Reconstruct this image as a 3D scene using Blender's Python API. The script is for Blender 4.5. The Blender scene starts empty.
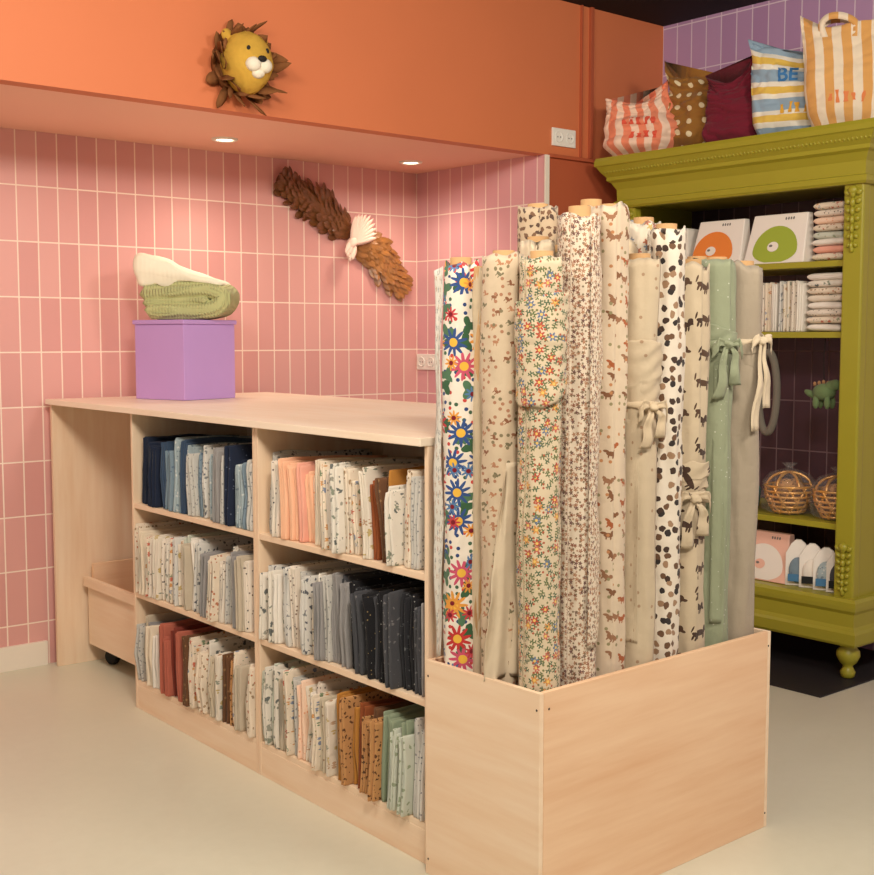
import bpy, bmesh, math, random
from mathutils import Vector, Matrix, noise
random.seed(7)
S=bpy.context.scene
COL=S.collection
pi=math.pi

# ------------------------------------------------------------ helpers
def lin(c,a=1.0):
    o=[]
    for v in c:
        v=v/255.0
        o.append(v/12.92 if v<=0.04045 else ((v+0.055)/1.055)**2.4)
    return (o[0],o[1],o[2],a)

def newmat(name,rough=.6,spec=.4):
    m=bpy.data.materials.new(name); m.use_nodes=True
    nt=m.node_tree; b=nt.nodes['Principled BSDF']
    b.inputs['Roughness'].default_value=rough
    b.inputs['Specular IOR Level'].default_value=spec
    return m,nt,b

def MA(nt,op,a,b=None,c=None):
    n=nt.nodes.new('ShaderNodeMath'); n.operation=op
    for i,v in enumerate((a,b,c)):
        if v is None: continue
        if isinstance(v,(int,float)): n.inputs[i].default_value=v
        else: nt.links.new(v,n.inputs[i])
    return n.outputs[0]

def VM(nt,op,a,b=None,s=None):
    n=nt.nodes.new('ShaderNodeVectorMath'); n.operation=op
    for i,v in enumerate((a,b)):
        if v is None: continue
        if isinstance(v,(tuple,list)): n.inputs[i].default_value=v
        else: nt.links.new(v,n.inputs[i])
    if s is not None:
        if isinstance(s,(int,float)): n.inputs['Scale'].default_value=s
        else: nt.links.new(s,n.inputs['Scale'])
    return n.outputs[0]

def MIX(nt,f,a,b,mode='MIX'):
    n=nt.nodes.new('ShaderNodeMix'); n.data_type='RGBA'; n.blend_type=mode
    for k,v in (('f',f),('a',a),('b',b)):
        s={'f':n.inputs[0],'a':n.inputs[6],'b':n.inputs[7]}[k]
        if isinstance(v,(int,float)): s.default_value=v
        elif isinstance(v,tuple): s.default_value=v
        else: nt.links.new(v,s)
    return n.outputs[2]

def NOISE(nt,vec,scale,detail=3,rough=.5):
    n=nt.nodes.new('ShaderNodeTexNoise'); n.inputs['Scale'].default_value=scale
    n.inputs['Detail'].default_value=detail; n.inputs['Roughness'].default_value=rough
    if vec is not None: nt.links.new(vec,n.inputs['Vector'])
    return n.outputs[0]

def BUMP(nt,b,h,strength=.2,dist=.002):
    n=nt.nodes.new('ShaderNodeBump'); n.inputs['Strength'].default_value=strength
    n.inputs['Distance'].default_value=dist
    nt.links.new(h,n.inputs['Height']); nt.links.new(n.outputs[0],b.inputs['Normal'])

def MAPPED(nt,vec,scale=(1,1,1),loc=(0,0,0)):
    n=nt.nodes.new('ShaderNodeMapping'); n.inputs['Scale'].default_value=scale
    n.inputs['Location'].default_value=loc
    nt.links.new(vec,n.inputs['Vector']); return n.outputs[0]

def COORD(nt,kind):
    tc=nt.nodes.new('ShaderNodeTexCoord')
    return tc.outputs['UV' if kind=='UV' else 'Object']

def paint(name,c,rough=.6,var=.06,nscale=6,bump=0,spec=.4,metal=0):
    m,nt,b=newmat(name,rough,spec)
    v=COORD(nt,'OBJ')
    nz=NOISE(nt,v,nscale,4)
    f=MA(nt,'MULTIPLY_ADD',nz,2*var,1-var)
    mu=nt.nodes.new('ShaderNodeVectorMath'); mu.operation='SCALE'
    mu.inputs[0].default_value=lin(c)[:3]; nt.links.new(f,mu.inputs['Scale'])
    nt.links.new(mu.outputs[0],b.inputs['Base Color'])
    b.inputs['Metallic'].default_value=metal
    if bump: BUMP(nt,b,NOISE(nt,v,nscale*12,3),bump,.003)
    return m

def wood(name,c1,c2,axis='Z',rough=.55):
    m,nt,b=newmat(name,rough,.35)
    v=COORD(nt,'OBJ')
    sc={'X':(1.2,14,14),'Y':(14,1.2,14),'Z':(14,14,1.2)}[axis]
    v1=MAPPED(nt,v,sc)
    n1=NOISE(nt,v1,2.2,5,.6)
    v2=MAPPED(nt,v,tuple(k*.16 for k in sc))
    n2=NOISE(nt,v2,6,3,.6)
    f=MA(nt,'MULTIPLY_ADD',n1,.7,MA(nt,'MULTIPLY',n2,.5))
    f=MA(nt,'MULTIPLY_ADD',f,1.8,-.6)
    f.node.use_clamp=True
    c=MIX(nt,f,lin(c1),lin(c2))
    nt.links.new(c,b.inputs['Base Color'])
    BUMP(nt,b,n1,.08,.001)
    return m

def tilemat(name,axes,c1,c2,grout,z0=2.178,x0=0,w=.086,h=.222,rough=.28):
    m,nt,b=newmat(name,rough,.5)
    v=COORD(nt,'OBJ')
    sp=nt.nodes.new('ShaderNodeSeparateXYZ'); nt.links.new(v,sp.inputs[0])
    cb=nt.nodes.new('ShaderNodeCombineXYZ')
    nt.links.new(MA(nt,'ADD',sp.outputs[0 if axes=='XZ' else 1],-x0+100*w),cb.inputs[0])
    nt.links.new(MA(nt,'ADD',sp.outputs[2],-z0+20*h),cb.inputs[1])
    br=nt.nodes.new('ShaderNodeTexBrick'); br.offset=0; br.squash=1
    nt.links.new(cb.outputs[0],br.inputs['Vector'])
    br.inputs['Color1'].default_value=lin(c1); br.inputs['Color2'].default_value=lin(c2)
    br.inputs['Mortar'].default_value=lin(grout)
    br.inputs['Scale'].default_value=1; br.inputs['Mortar Size'].default_value=.003
    br.inputs['Mortar Smooth'].default_value=.15; br.inputs['Bias'].default_value=0
    br.inputs['Brick Width'].default_value=w; br.inputs['Row Height'].default_value=h
    nt.links.new(br.outputs['Color'],b.inputs['Base Color'])
    hh=MA(nt,'MULTIPLY_ADD',br.outputs['Fac'],-1,MA(nt,'MULTIPLY',NOISE(nt,v,9,2),.25))
    BUMP(nt,b,hh,.35,.002)
    r=MA(nt,'MULTIPLY_ADD',br.outputs['Fac'],.5,rough); nt.links.new(r,b.inputs['Roughness'])
    return m

def fabric(name,base,layers=(),coord='OBJ',rough=.92,var=.08,weave=900):
    m,nt,b=newmat(name,rough,.15)
    b.inputs['Sheen Weight'].default_value=.12
    vec=COORD(nt,coord)
    if coord=='OBJ':
        oi=nt.nodes.new('ShaderNodeObjectInfo')
        o=VM(nt,'SCALE',(3.1,5.3,7.7),None,oi.outputs['Random'])
        vec=VM(nt,'ADD',vec,o)
    nz=NOISE(nt,vec,14,3)
    f=MA(nt,'MULTIPLY_ADD',nz,2*var,1-var)
    mu=nt.nodes.new('ShaderNodeVectorMath'); mu.operation='SCALE'
    mu.inputs[0].default_value=lin(base)[:3]; nt.links.new(f,mu.inputs['Scale'])
    col=mu.outputs[0]
    for li,L in enumerate(layers):
        kind=L.get('k','dot'); sc=L['s']; r=L['r']
        if kind=='stripe':
            sp=nt.nodes.new('ShaderNodeSeparateXYZ'); nt.links.new(vec,sp.inputs[0])
            a=sp.outputs[L.get('ax',0)]
            fr=MA(nt,'FRACT',MA(nt,'MULTIPLY_ADD',a,sc,100+L.get('ph',0)))
            msk=MA(nt,'LESS_THAN',fr,r)
            col=MIX(nt,msk,col,lin(L['c'][0])); continue
        v2=VM(nt,'ADD',vec,(1.37*li+.2,2.11*li+.4,.77*li if coord=='OBJ' else 0))
        if L.get('dist'):
            nn=nt.nodes.new('ShaderNodeTexNoise'); nn.inputs['Scale'].default_value=sc*1.3
            nt.links.new(v2,nn.inputs['Vector'])
            v2=VM(nt,'ADD',v2,VM(nt,'SCALE',VM(nt,'SUBTRACT',nn.outputs['Color'],(.5,.5,.5)),None,L['dist']/sc))
            if coord=='UV': v2=VM(nt,'MULTIPLY',v2,(1,1,0))
        vo=nt.nodes.new('ShaderNodeTexVoronoi'); vo.voronoi_dimensions='2D' if coord=='UV' else '3D'
        vo.inputs['Scale'].default_value=sc; vo.inputs['Randomness'].default_value=L.get('rand',.75)
        nt.links.new(v2,vo.inputs['Vector'])
        cs=nt.nodes.new('ShaderNodeSeparateColor'); nt.links.new(vo.outputs['Color'],cs.inputs[0])
        dist=vo.outputs['Distance']
        if kind=='dot':
            msk=MA(nt,'LESS_THAN',dist,r)
        else:
            lo=VM(nt,'SCALE',VM(nt,'SUBTRACT',v2,vo.outputs['Position']),None,sc)
            sp=nt.nodes.new('ShaderNodeSeparateXYZ'); nt.links.new(lo,sp.inputs[0])
            x,y=(sp.outputs[0],sp.outputs[1]) if coord=='UV' else (sp.outputs[1],sp.outputs[2])
            if L.get('rot'):
                an=MA(nt,'MULTIPLY',cs.outputs[2],L['rot'])
                co=MA(nt,'COSINE',an); si=MA(nt,'SINE',an)
                x,y=(MA(nt,'SUBTRACT',MA(nt,'MULTIPLY',x,co),MA(nt,'MULTIPLY',y,si)),
                     MA(nt,'ADD',MA(nt,'MULTIPLY',x,si),MA(nt,'MULTIPLY',y,co)))
            if kind=='flower':
                an=MA(nt,'ARCTAN2',y,x)
                an=MA(nt,'MULTIPLY_ADD',an,L.get('n',5),MA(nt,'MULTIPLY',cs.outputs[2],6.28))
                th=MA(nt,'MULTIPLY_ADD',MA(nt,'COSINE',an),.28*r,.72*r)
                msk=MA(nt,'LESS_THAN',dist,th)
            else:
                mn=None
                for (cx,cy,rx,ry) in L['e']:
                    dx=MA(nt,'MULTIPLY',MA(nt,'ADD',x,-cx),1/rx); dy=MA(nt,'MULTIPLY',MA(nt,'ADD',y,-cy),1/ry)
                    q=MA(nt,'ADD',MA(nt,'MULTIPLY',dx,dx),MA(nt,'MULTIPLY',dy,dy))
                    mn=q if mn is None else MA(nt,'MINIMUM',mn,q)
                msk=MA(nt,'LESS_THAN',mn,1)
        if L.get('d',1)<1:
            msk=MA(nt,'MULTIPLY',msk,MA(nt,'LESS_THAN',cs.outputs[0],L['d']))
        cols=L['c']
        if len(cols)==1: cc=lin(cols[0])
        else:
            rp=nt.nodes.new('ShaderNodeValToRGB'); rp.color_ramp.interpolation='CONSTANT'
            el=rp.color_ramp.elements
            while len(el)<len(cols): el.new(.5)
            for i,cl in enumerate(cols):
                el[i].position=i/len(cols); el[i].color=lin(cl)
            nt.links.new(cs.outputs[1],rp.inputs[0]); cc=rp.outputs[0]
        col=MIX(nt,msk,col,cc)
        if L.get('cen'):
            m2=MA(nt,'MULTIPLY',msk,MA(nt,'LESS_THAN',dist,r*.3))
            col=MIX(nt,m2,col,lin(L['cen']))
    nt.links.new(col,b.inputs['Base Color'])
    BUMP(nt,b,MA(nt,'ADD',NOISE(nt,vec,weave,1),MA(nt,'MULTIPLY',NOISE(nt,vec,26,4),5)),.4,.003)
    return m

def mkobj(name,verts,faces,mat=None,parent=None,loc=(0,0,0),rot=(0,0,0),smooth=False,uvs=None):
    me=bpy.data.meshes.new(name); me.from_pydata([tuple(v) for v in verts],[],faces); me.update()
    if uvs is not None:
        ul=me.uv_layers.new(name='UVMap')
        for lp in me.loops: ul.data[lp.index].uv=uvs[lp.vertex_index]
    o=bpy.data.objects.new(name,me); COL.objects.link(o)
    o.location=loc; o.rotation_euler=rot
    if mat: me.materials.append(mat)
    if smooth:
        for p in me.polygons: p.use_smooth=True
    if parent: o.parent=parent
    return o

def bm2obj(name,bm,mat=None,parent=None,loc=(0,0,0),rot=(0,0,0),smooth=False):
    bmesh.ops.recalc_face_normals(bm,faces=bm.faces)
    me=bpy.data.meshes.new(name); bm.to_mesh(me); bm.free()
    o=bpy.data.objects.new(name,me); COL.objects.link(o)
    o.location=loc; o.rotation_euler=rot
    if mat: me.materials.append(mat)
    if smooth:
        for p in me.polygons: p.use_smooth=True
    if parent: o.parent=parent
    return o

def bmbox(bm,a,b,bev=0,rot=None):
    c=[(a[i]+b[i])/2 for i in range(3)]; s=[abs(b[i]-a[i]) for i in range(3)]
    M=Matrix.Translation(c)
    if rot is not None: M=M@rot
    M=M@Matrix.Diagonal((s[0],s[1],s[2],1))
    r=bmesh.ops.create_cube(bm,size=1,matrix=M)
    if bev:
        es=list({e for v in r['verts'] for e in v.link_edges})
        bmesh.ops.bevel(bm,geom=es,offset=bev,segments=2,affect='EDGES',profile=.6)

def box(name,a,b,mat,parent=None,bev=.0015,loc=(0,0,0),rot=(0,0,0)):
    bm=bmesh.new(); bmbox(bm,a,b,bev)
    return bm2obj(name,bm,mat,parent,loc,rot)

def empty(name,loc=(0,0,0),rot=(0,0,0)):
    o=bpy.data.objects.new(name,None); COL.objects.link(o); o.location=loc; o.rotation_euler=rot
    o.empty_display_size=.1; return o

def tag(o,label,cat,group=None):
    o['label']=label; o['category']=cat
    if group: o['group']=group
    return o
def struct(o): o['kind']='structure'; return o

def ell(name,c,r,mat,parent=None,rot=(0,0,0),seg=24):
    bm=bmesh.new(); bmesh.ops.create_uvsphere(bm,u_segments=seg,v_segments=seg//2,radius=1)
    bmesh.ops.scale(bm,vec=r,verts=bm.verts)
    return bm2obj(name,bm,mat,parent,c,rot,True)

def bmell(bm,c,r,rot=None,seg=12):
    M=Matrix.Translation(c)
    if rot is not None: M=M@rot
    bmesh.ops.create_uvsphere(bm,u_segments=seg,v_segments=max(6,seg//2),radius=1,matrix=M@Matrix.Diagonal((r[0],r[1],r[2],1)))

def lathe(name,prof,n,mat,parent=None,loc=(0,0,0),rot=(0,0,0),caps=True):
    v=[];f=[]
    for (r,z) in prof:
        for i in range(n):
            a=2*pi*i/n; v.append((r*math.cos(a),r*math.sin(a),z))
    for j in range(len(prof)-1):
        for i in range(n):
            k=(i+1)%n; f.append((j*n+i,j*n+k,(j+1)*n+k,(j+1)*n+i))
    if caps:
        f.append(tuple(range(n-1,-1,-1))); f.append(tuple((len(prof)-1)*n+i for i in range(n)))
    return mkobj(name,v,f,mat,parent,loc,rot,True)

def tube(name,pts,r,mat,parent=None,loc=(0,0,0),rot=(0,0,0),cyc=False,res=6,rz=None):
    cu=bpy.data.curves.new(name,'CURVE'); cu.dimensions='3D'
    sp=cu.splines.new('NURBS'); sp.points.add(len(pts)-1)
    for i,p in enumerate(pts): sp.points[i].co=(p[0],p[1],p[2],1)
    sp.use_endpoint_u=not cyc; sp.use_cyclic_u=cyc; sp.order_u=3
    cu.bevel_depth=r; cu.bevel_resolution=3; cu.resolution_u=res; cu.use_fill_caps=True
    o=bpy.data.objects.new(name,cu)
    COL.objects.link(o)
    dg=bpy.context.evaluated_depsgraph_get(); me=bpy.data.meshes.new_from_object(o.evaluated_get(dg))
    bpy.data.objects.remove(o)
    me.name=name
    me.materials.clear(); me.materials.append(mat)
    for p in me.polygons: p.use_smooth=True
    o=bpy.data.objects.new(name,me); COL.objects.link(o); o.location=loc; o.rotation_euler=rot
    if parent: o.parent=parent
    return o

def sweep(name,path,prof,mat,parent=None,loc=(0,0,0)):
    nrm=[]
    for i in range(len(path)-1):
        d=Vector(path[i+1])-Vector(path[i]); d.normalize(); nrm.append(Vector((d.y,-d.x)))
    v=[];f=[]
    for i,p in enumerate(path):
        if i==0: n=nrm[0]
        elif i==len(path)-1: n=nrm[-1]
        else:
            n=nrm[i-1]+nrm[i]; n=n/ n.dot(nrm[i])
        for (o,z) in prof: v.append((p[0]+n.x*o,p[1]+n.y*o,z))
    k=len(prof)
    for i in range(len(path)-1):
        for j in range(k):
            j2=(j+1)%k
            f.append((i*k+j,(i+1)*k+j,(i+1)*k+j2,i*k+j2))
    f.append(tuple(range(k-1,-1,-1))); f.append(tuple((len(path)-1)*k+j for j in range(k)))
    o=mkobj(name,v,f,mat,parent,loc)
    bm=bmesh.new(); bm.from_mesh(o.data); bmesh.ops.recalc_face_normals(bm,faces=bm.faces); bm.to_mesh(o.data); bm.free()
    return o

# ------------------------------------------------------------ materials
PLY=wood('plywood',(244,222,194),(228,192,156),'Z')
PLYY=wood('plywood_long',(246,224,196),(232,198,162),'Y')
PLYX=wood('plywood_face',(242,208,172),(224,178,138),'X')
PLYTOP=wood('plywood_top',(253,240,220),(244,222,192),'Y',.42)
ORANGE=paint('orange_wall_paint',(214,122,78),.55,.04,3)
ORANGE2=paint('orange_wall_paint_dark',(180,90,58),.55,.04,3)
SOFFIT=paint('pink_soffit_paint',(248,194,168),.6,.02,3)
WHITE=paint('white_paint',(240,230,214),.45,.02)
BLACKC=paint('black_ceiling_paint',(16,14,14),.8,.1)
m,nt,b=newmat('cream_floor',.30,.4)
v=COORD(nt,'OBJ'); n1=NOISE(nt,v,1.4,6,.6); n2=NOISE(nt,v,24,4,.6)
f=MA(nt,'MULTIPLY_ADD',n1,.6,MA(nt,'MULTIPLY',n2,.4))
nt.links.new(MIX(nt,f,lin((200,196,174)),lin((224,222,202))),b.inputs['Base Color'])
nt.links.new(MA(nt,'MULTIPLY_ADD',n2,.25,.22),b.inputs['Roughness'])
BUMP(nt,b,n2,.06,.002)
FLOOR=m
DARKF=paint('dark_floor_patch',(38,34,36),.6,.2,20,.2)
TILEB=tilemat('pink_tile_back','XZ',(228,172,164),(218,158,152),(250,228,210),x0=3.97)
TILES=tilemat('pink_tile_side','YZ',(226,172,174),(218,160,166),(250,230,216),x0=4.84)
TILEP=tilemat('lilac_tile','YZ',(192,154,192),(180,140,180),(228,208,222),x0=3.93)
TILED=tilemat('shaded_wall_tile','YZ',(74,50,62),(64,44,56),(124,100,106),x0=0)  # wall tile darkened, the wardrobe's interior shade painted into its colour
GREEN=paint('olive_green_lacquer',(160,152,44),.38,.05,8,0,.5)
PURPLE=paint('lilac_paint',(192,154,216),.42,.04,5)
METAL=paint('dark_metal',(60,58,58),.4,.05,metal=.8)
RUBBER=paint('black_rubber',(22,22,22),.7)
CARDB=paint('cardboard_tube',(186,146,100),.85,.06,30)
DARK=paint('dark_hole',(30,26,24),.8)
ZS=2.174

# ------------------------------------------------------------ structure
struct(box('floor',(-3,-2,-.1),(4.88,4.94,0),FLOOR,bev=0))
struct(box('ceiling',(-3,-2,2.86),(4.88,4.94,2.94),BLACKC,bev=0))
struct(box('wall_back',(-3,4.84,0),(4.88,4.94,2.86),TILEB,bev=0))
struct(box('wall_recess_side',(3.97,3.93,0),(3.985,4.84,ZS),TILES,bev=0))
struct(box('wall_fascia',(-3,3.93,ZS-.004),(4.78,4.0,2.86),ORANGE,bev=0))
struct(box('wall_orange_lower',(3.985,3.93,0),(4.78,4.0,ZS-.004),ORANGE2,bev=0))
struct(box('wall_right',(4.78,-2,0),(4.88,4.84,2.86),TILEP,bev=0))
struct(box('wall_soffit',(-3,4.0,ZS),(3.985,4.84,ZS+.006),SOFFIT,bev=0))
struct(box('baseboard_back',(-3,4.822,0),(1.98,4.84,.1),WHITE))
struct(box('trim_1',(3.964,3.921,0),(3.99,3.93,ZS-.006),WHITE))
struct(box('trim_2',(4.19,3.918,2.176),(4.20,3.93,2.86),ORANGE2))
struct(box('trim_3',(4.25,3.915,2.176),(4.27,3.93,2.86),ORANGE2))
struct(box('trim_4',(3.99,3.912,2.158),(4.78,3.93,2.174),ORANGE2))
dm=box('floor_patch',(4.0,2.49,0),(4.775,3.92,.006),DARKF)  # thin dark patch of floor below and in front of the wardrobe
tag(dm,'flat dark patch on the floor beneath the green wardrobe','floor mat')

# ------------------------------------------------------------ shelving units
ROTG=[]
def shelving(y0,y1,label):
    X0=1.94;X1=2.42;T=.015
    e=empty('shelving_unit',(X0,(y0+y1)/2,0)); ROTG.append(e)
    tag(e,label,'shelf')
    def part(n,a,b,m): 
        o=box(n,(a[0]-X0,a[1]-(y0+y1)/2,a[2]),(b[0]-X0,b[1]-(y0+y1)/2,b[2]),m,e); return o
    part('side_panel',(X0,y0,0),(X1,y0+T,1.079),PLY)
    part('side_panel',(X0,y1-T,0),(X1,y1,1.079),PLY)
    part('back_panel',(X1-.012,y0+T,.0),(X1,y1-T,1.079),PLY)
    for z in (.107,.43,.755):
        part('shelf_board',(X0+.002,y0+T,z-.018),(X1-.012,y1-T,z),PLYY)
    part('plinth',(X0+.001,y0+T,0),(X0+.016,y1-T,.089),PLYY)
shelving(2.322,3.170,'plywood shelving unit holding folded peach, white, black and mustard fabrics')
shelving(3.172,4.05,'plywood shelving unit holding folded blue, white and rust fabrics')

ct=box('countertop',(1.915,2.322,1.08),(2.95,4.795,1.101),PLYTOP,bev=.002)
tag(ct,'long pale plywood worktop resting on the shelving units','countertop')
sp_=box('support_panel',(1.93,4.765,0),(2.93,4.785,1.079),PLY)
tag(sp_,'upright plywood end panel carrying the worktop at the wall','panel')
sp2=box('support_panel',(2.44,2.34,0),(2.93,2.36,1.079),PLY)
tag(sp2,'upright plywood panel carrying the worktop beside the bolt bin','panel')
ROTG+= [ct,sp_,sp2]

# bolt bin
ROTB2=[]
BX0,BX1,BY0,BY1,BH=1.915,2.820,1.90,2.296,.55
e=empty('fabric_bin',((BX0+BX1)/2,(BY0+BY1)/2,0)); tag(e,'open plywood bin packed with upright fabric bolts','storage box'); ROTB2.append(e)
cx,cy=(BX0+BX1)/2,(BY0+BY1)/2; T=.014
def bp(n,a,b_,m): return box(n,(a[0]-cx,a[1]-cy,a[2]),(b_[0]-cx,b_[1]-cy,b_[2]),m,e)
bp('side_panel',(BX0,BY0,0),(BX0+T-.001,BY1,BH),PLYY)
bp('side_panel',(BX0+T,BY0,0),(BX1-T,BY0+T,BH),PLYX)
bp('side_panel',(BX1-T+.001,BY0,0),(BX1,BY1,BH),PLYY)
bp('side_panel',(BX0+T,BY1-T,0),(BX1-T,BY1,BH),PLYX)
bp('base_panel',(BX0+T,BY0+T,0),(BX1-T,BY1-T,.015),PLYX)
bm=bmesh.new()
for z in (.04,.51):
    for x in (BX0+.03,BX1-.01):
        bmell(bm,(x-cx,BY0-cy,z),(.003,.001,.003),seg=10)
    for y in (BY0+.01,BY1-.01):
        bmell(bm,(BX0-cx,y-cy,z),(.001,.003,.003),seg=10)
bm2obj('screw_heads',bm,METAL,e,smooth=True)

# cart under counter
e=empty('storage_cart',(2.4,4.35,0)); tag(e,'low open plywood cart on casters parked under the worktop','cart'); ROTG.append(e)
def cp(n,a,b_,m): return box(n,(a[0]-2.4,a[1]-4.35,a[2]),(b_[0]-2.4,b_[1]-4.35,b_[2]),m,e)
cp('front_panel',(2.05,4.065,.085),(2.068,4.73,.36),PLYY)
cp('side_panel',(2.068,4.065,.085),(2.75,4.083,.42),PLYX)
cp('side_panel',(2.068,4.712,.085),(2.75,4.73,.42),PLYX)
cp('back_panel',(2.732,4.083,.085),(2.75,4.712,.42),PLYY)
cp('base_panel',(2.068,4.083,.085),(2.732,4.712,.103),PLYY)
cp('rail',(2.03,4.065,.33),(2.049,4.73,.37),PLYY)
for x,y in ((2.12,4.66),(2.12,4.13),(2.68,4.66),(2.68,4.13)):
    o=lathe('caster_wheel',[(.012,-.013),(.03,-.013),(.033,-.008),(.033,.008),(.03,.013),(.012,.013)],20,RUBBER,e,(x-2.4,y-4.35,.033),(0,pi/2,.4))
    cp('caster_bracket',(x-.022,y-.02,.064),(x+.022,y+.02,.085),METAL)

# ------------------------------------------------------------ folded fabrics
Fm={}
def F(n,base,layers=()):
    ls=[]
    for L in layers:
        L=dict(L); L['s']=L['s']*1.45; ls.append(L)
    Fm[n]=fabric('fabric_'+n,base,ls,'OBJ')
F('navy',(34,42,62)); F('navydot',(36,44,64),[dict(s=60,r=.22,c=[(100,110,130)],d=.5)])
F('denim',(62,80,104)); F('bluegrey',(126,144,156),[dict(s=40,r=.25,c=[(96,114,134)],dist=1)])
F('paleblue',(166,180,184),[dict(s=45,r=.3,c=[(120,136,146),(208,210,206)],dist=1)])
F('lightgrey',(200,196,188),[dict(s=55,r=.26,c=[(140,140,138)],dist=1)])
F('peach',(246,192,156)); F('peachlight',(248,214,188),[dict(s=50,r=.22,c=[(234,170,130)])])
F('pink',(238,172,150)); F('creamplain',(234,218,194))
F('floral',(232,216,194),[dict(k='flower',s=34,r=.44,c=[(196,104,80),(208,150,90),(120,136,104),(130,140,160)],d=.75),dict(s=60,r=.2,c=[(140,146,110)],d=.4)])
F('floral2',(230,218,200),[dict(k='flower',s=26,r=.42,c=[(190,156,126),(196,172,114),(146,150,132)],d=.8)])
F('leaf',(228,220,206),[dict(s=32,r=.34,c=[(140,146,128),(160,158,144),(106,110,106)],dist=1.6,d=.85)])
F('leafgrey',(216,212,204),[dict(s=40,r=.32,c=[(136,138,138),(96,98,104)],dist=1.4,d=.75)])
F('dots',(230,218,202),[dict(s=52,r=.22,c=[(76,70,68),(120,100,86)],d=.85)])
F('terradot',(232,216,194),[dict(s=42,r=.28,c=[(190,122,88),(166,140,108)],dist=.8)])
F('mustard',(186,128,58)); F('rust',(148,80,44)); F('brown',(108,74,50),[dict(s=40,r=.25,c=[(150,116,78)],d=.5)])
F('grey',(152,148,146)); F('greydark',(74,74,78),[dict(s=46,r=.24,c=[(118,116,116)],d=.6,dist=1)])
F('blackdot',(32,31,34),[dict(s=60,r=.17,c=[(180,178,174),(160,136,90)],d=.5)])
F('blackleaf',(42,42,46),[dict(s=44,r=.26,c=[(96,98,100)],dist=1.5,d=.7)])
F('rose',(186,104,84)); F('rosewood',(128,58,46)); F('sage',(146,158,132)); F('palesage',(200,204,188),[dict(s=36,r=.28,c=[(150,160,132)],dist=1,d=.7)])
F('leopard',(196,144,92),[dict(s=52,r=.31,c=[(96,62,38)],dist=1.2)])
F('greige',(198,184,162)); F('greigedot',(202,188,164),[dict(s=44,r=.22,c=[(150,126,100)],d=.8)])
F('white',(238,230,218)); F('teal',(60,110,110))

def slab_geo(v,f,cx,cy,w,h,d,x0,sd,roll,amp=1.0):
    """one folded layer: stadium cross section in YZ swept along X with rounded front"""
    n=20; m=11
    base=len(v)
    st=[(0,.22),(.10,.58),(.32,.86),(.72,1)]
    for i in range(m+1):
        if i<4: x=x0+w*st[i][0]; sy=st[i][1]
        else:
            x=x0+w*.72+(d-w*.72)*(i-3)/(m-3); sy=1
        for k in range(n):
            a=2*pi*k/n
            cyy=math.cos(a); sz=math.sin(a)
            yy=math.copysign(abs(cyy)**.75,cyy)*w/2*sy
            zz=math.copysign(abs(sz)**.26,sz)*h/2*(.98+.02*sy)
            nv=noise.noise(Vector((x*7+sd,zz*8+sd*.7,sd*1.3)))
            nv2=noise.noise(Vector((x*20+sd,zz*24,sd*2.3)))
            nh=noise.noise(Vector((x*7,sd*3.3,.0)))
            yy+=(nv*.012+nv2*.0018)*(zz/h+.6)*amp+roll*(zz+h/2)
            xx=x+(.014*noise.noise(Vector((zz*10,sd*5.1,1.7))) if i<4 else 0)*amp
            zt=zz+h/2
            if sz>0: zt+=nh*.010*amp-.02*max(0,(x/d-.4))*amp
            v.append((xx,cy+yy,max(0,zt)))
    for i in range(m):
        for k in range(n):
            k2=(k+1)%n
            f.append((base+i*n+k,base+(i+1)*n+k,base+(i+1)*n+k2,base+i*n+k2))
    f.append(tuple(base+k for k in range(n)))
    f.append(tuple(base+m*n+k for k in range(n-1,-1,-1)))

def folded(y,w,h,d,xf,z,mat,label,group,roll,amp=1.0,rotate=True,sd=None,rz=None):
    v=[];f=[]
    nl=max(2,round(w/.0085)); lw=w/nl
    if sd is None: sd=random.uniform(0,50)
    for i in range(nl):
        slab_geo(v,f,0,-w/2+lw*(i+.5),lw*1.02,h*random.uniform(.93,1.0),d*random.uniform(.95,1),random.uniform(0,.014),sd+.03*i,roll,amp)
    o=mkobj('folded_fabric',v,f,mat,None,(xf,y,z+.001),(0,0,0),True)
    bm=bmesh.new(); bm.from_mesh(o.data); bmesh.ops.recalc_face_normals(bm,faces=bm.faces); bm.to_mesh(o.data); bm.free()
    tag(o,label,'folded fabric',group)
    if rotate: ROTG.append(o)
    return o

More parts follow.
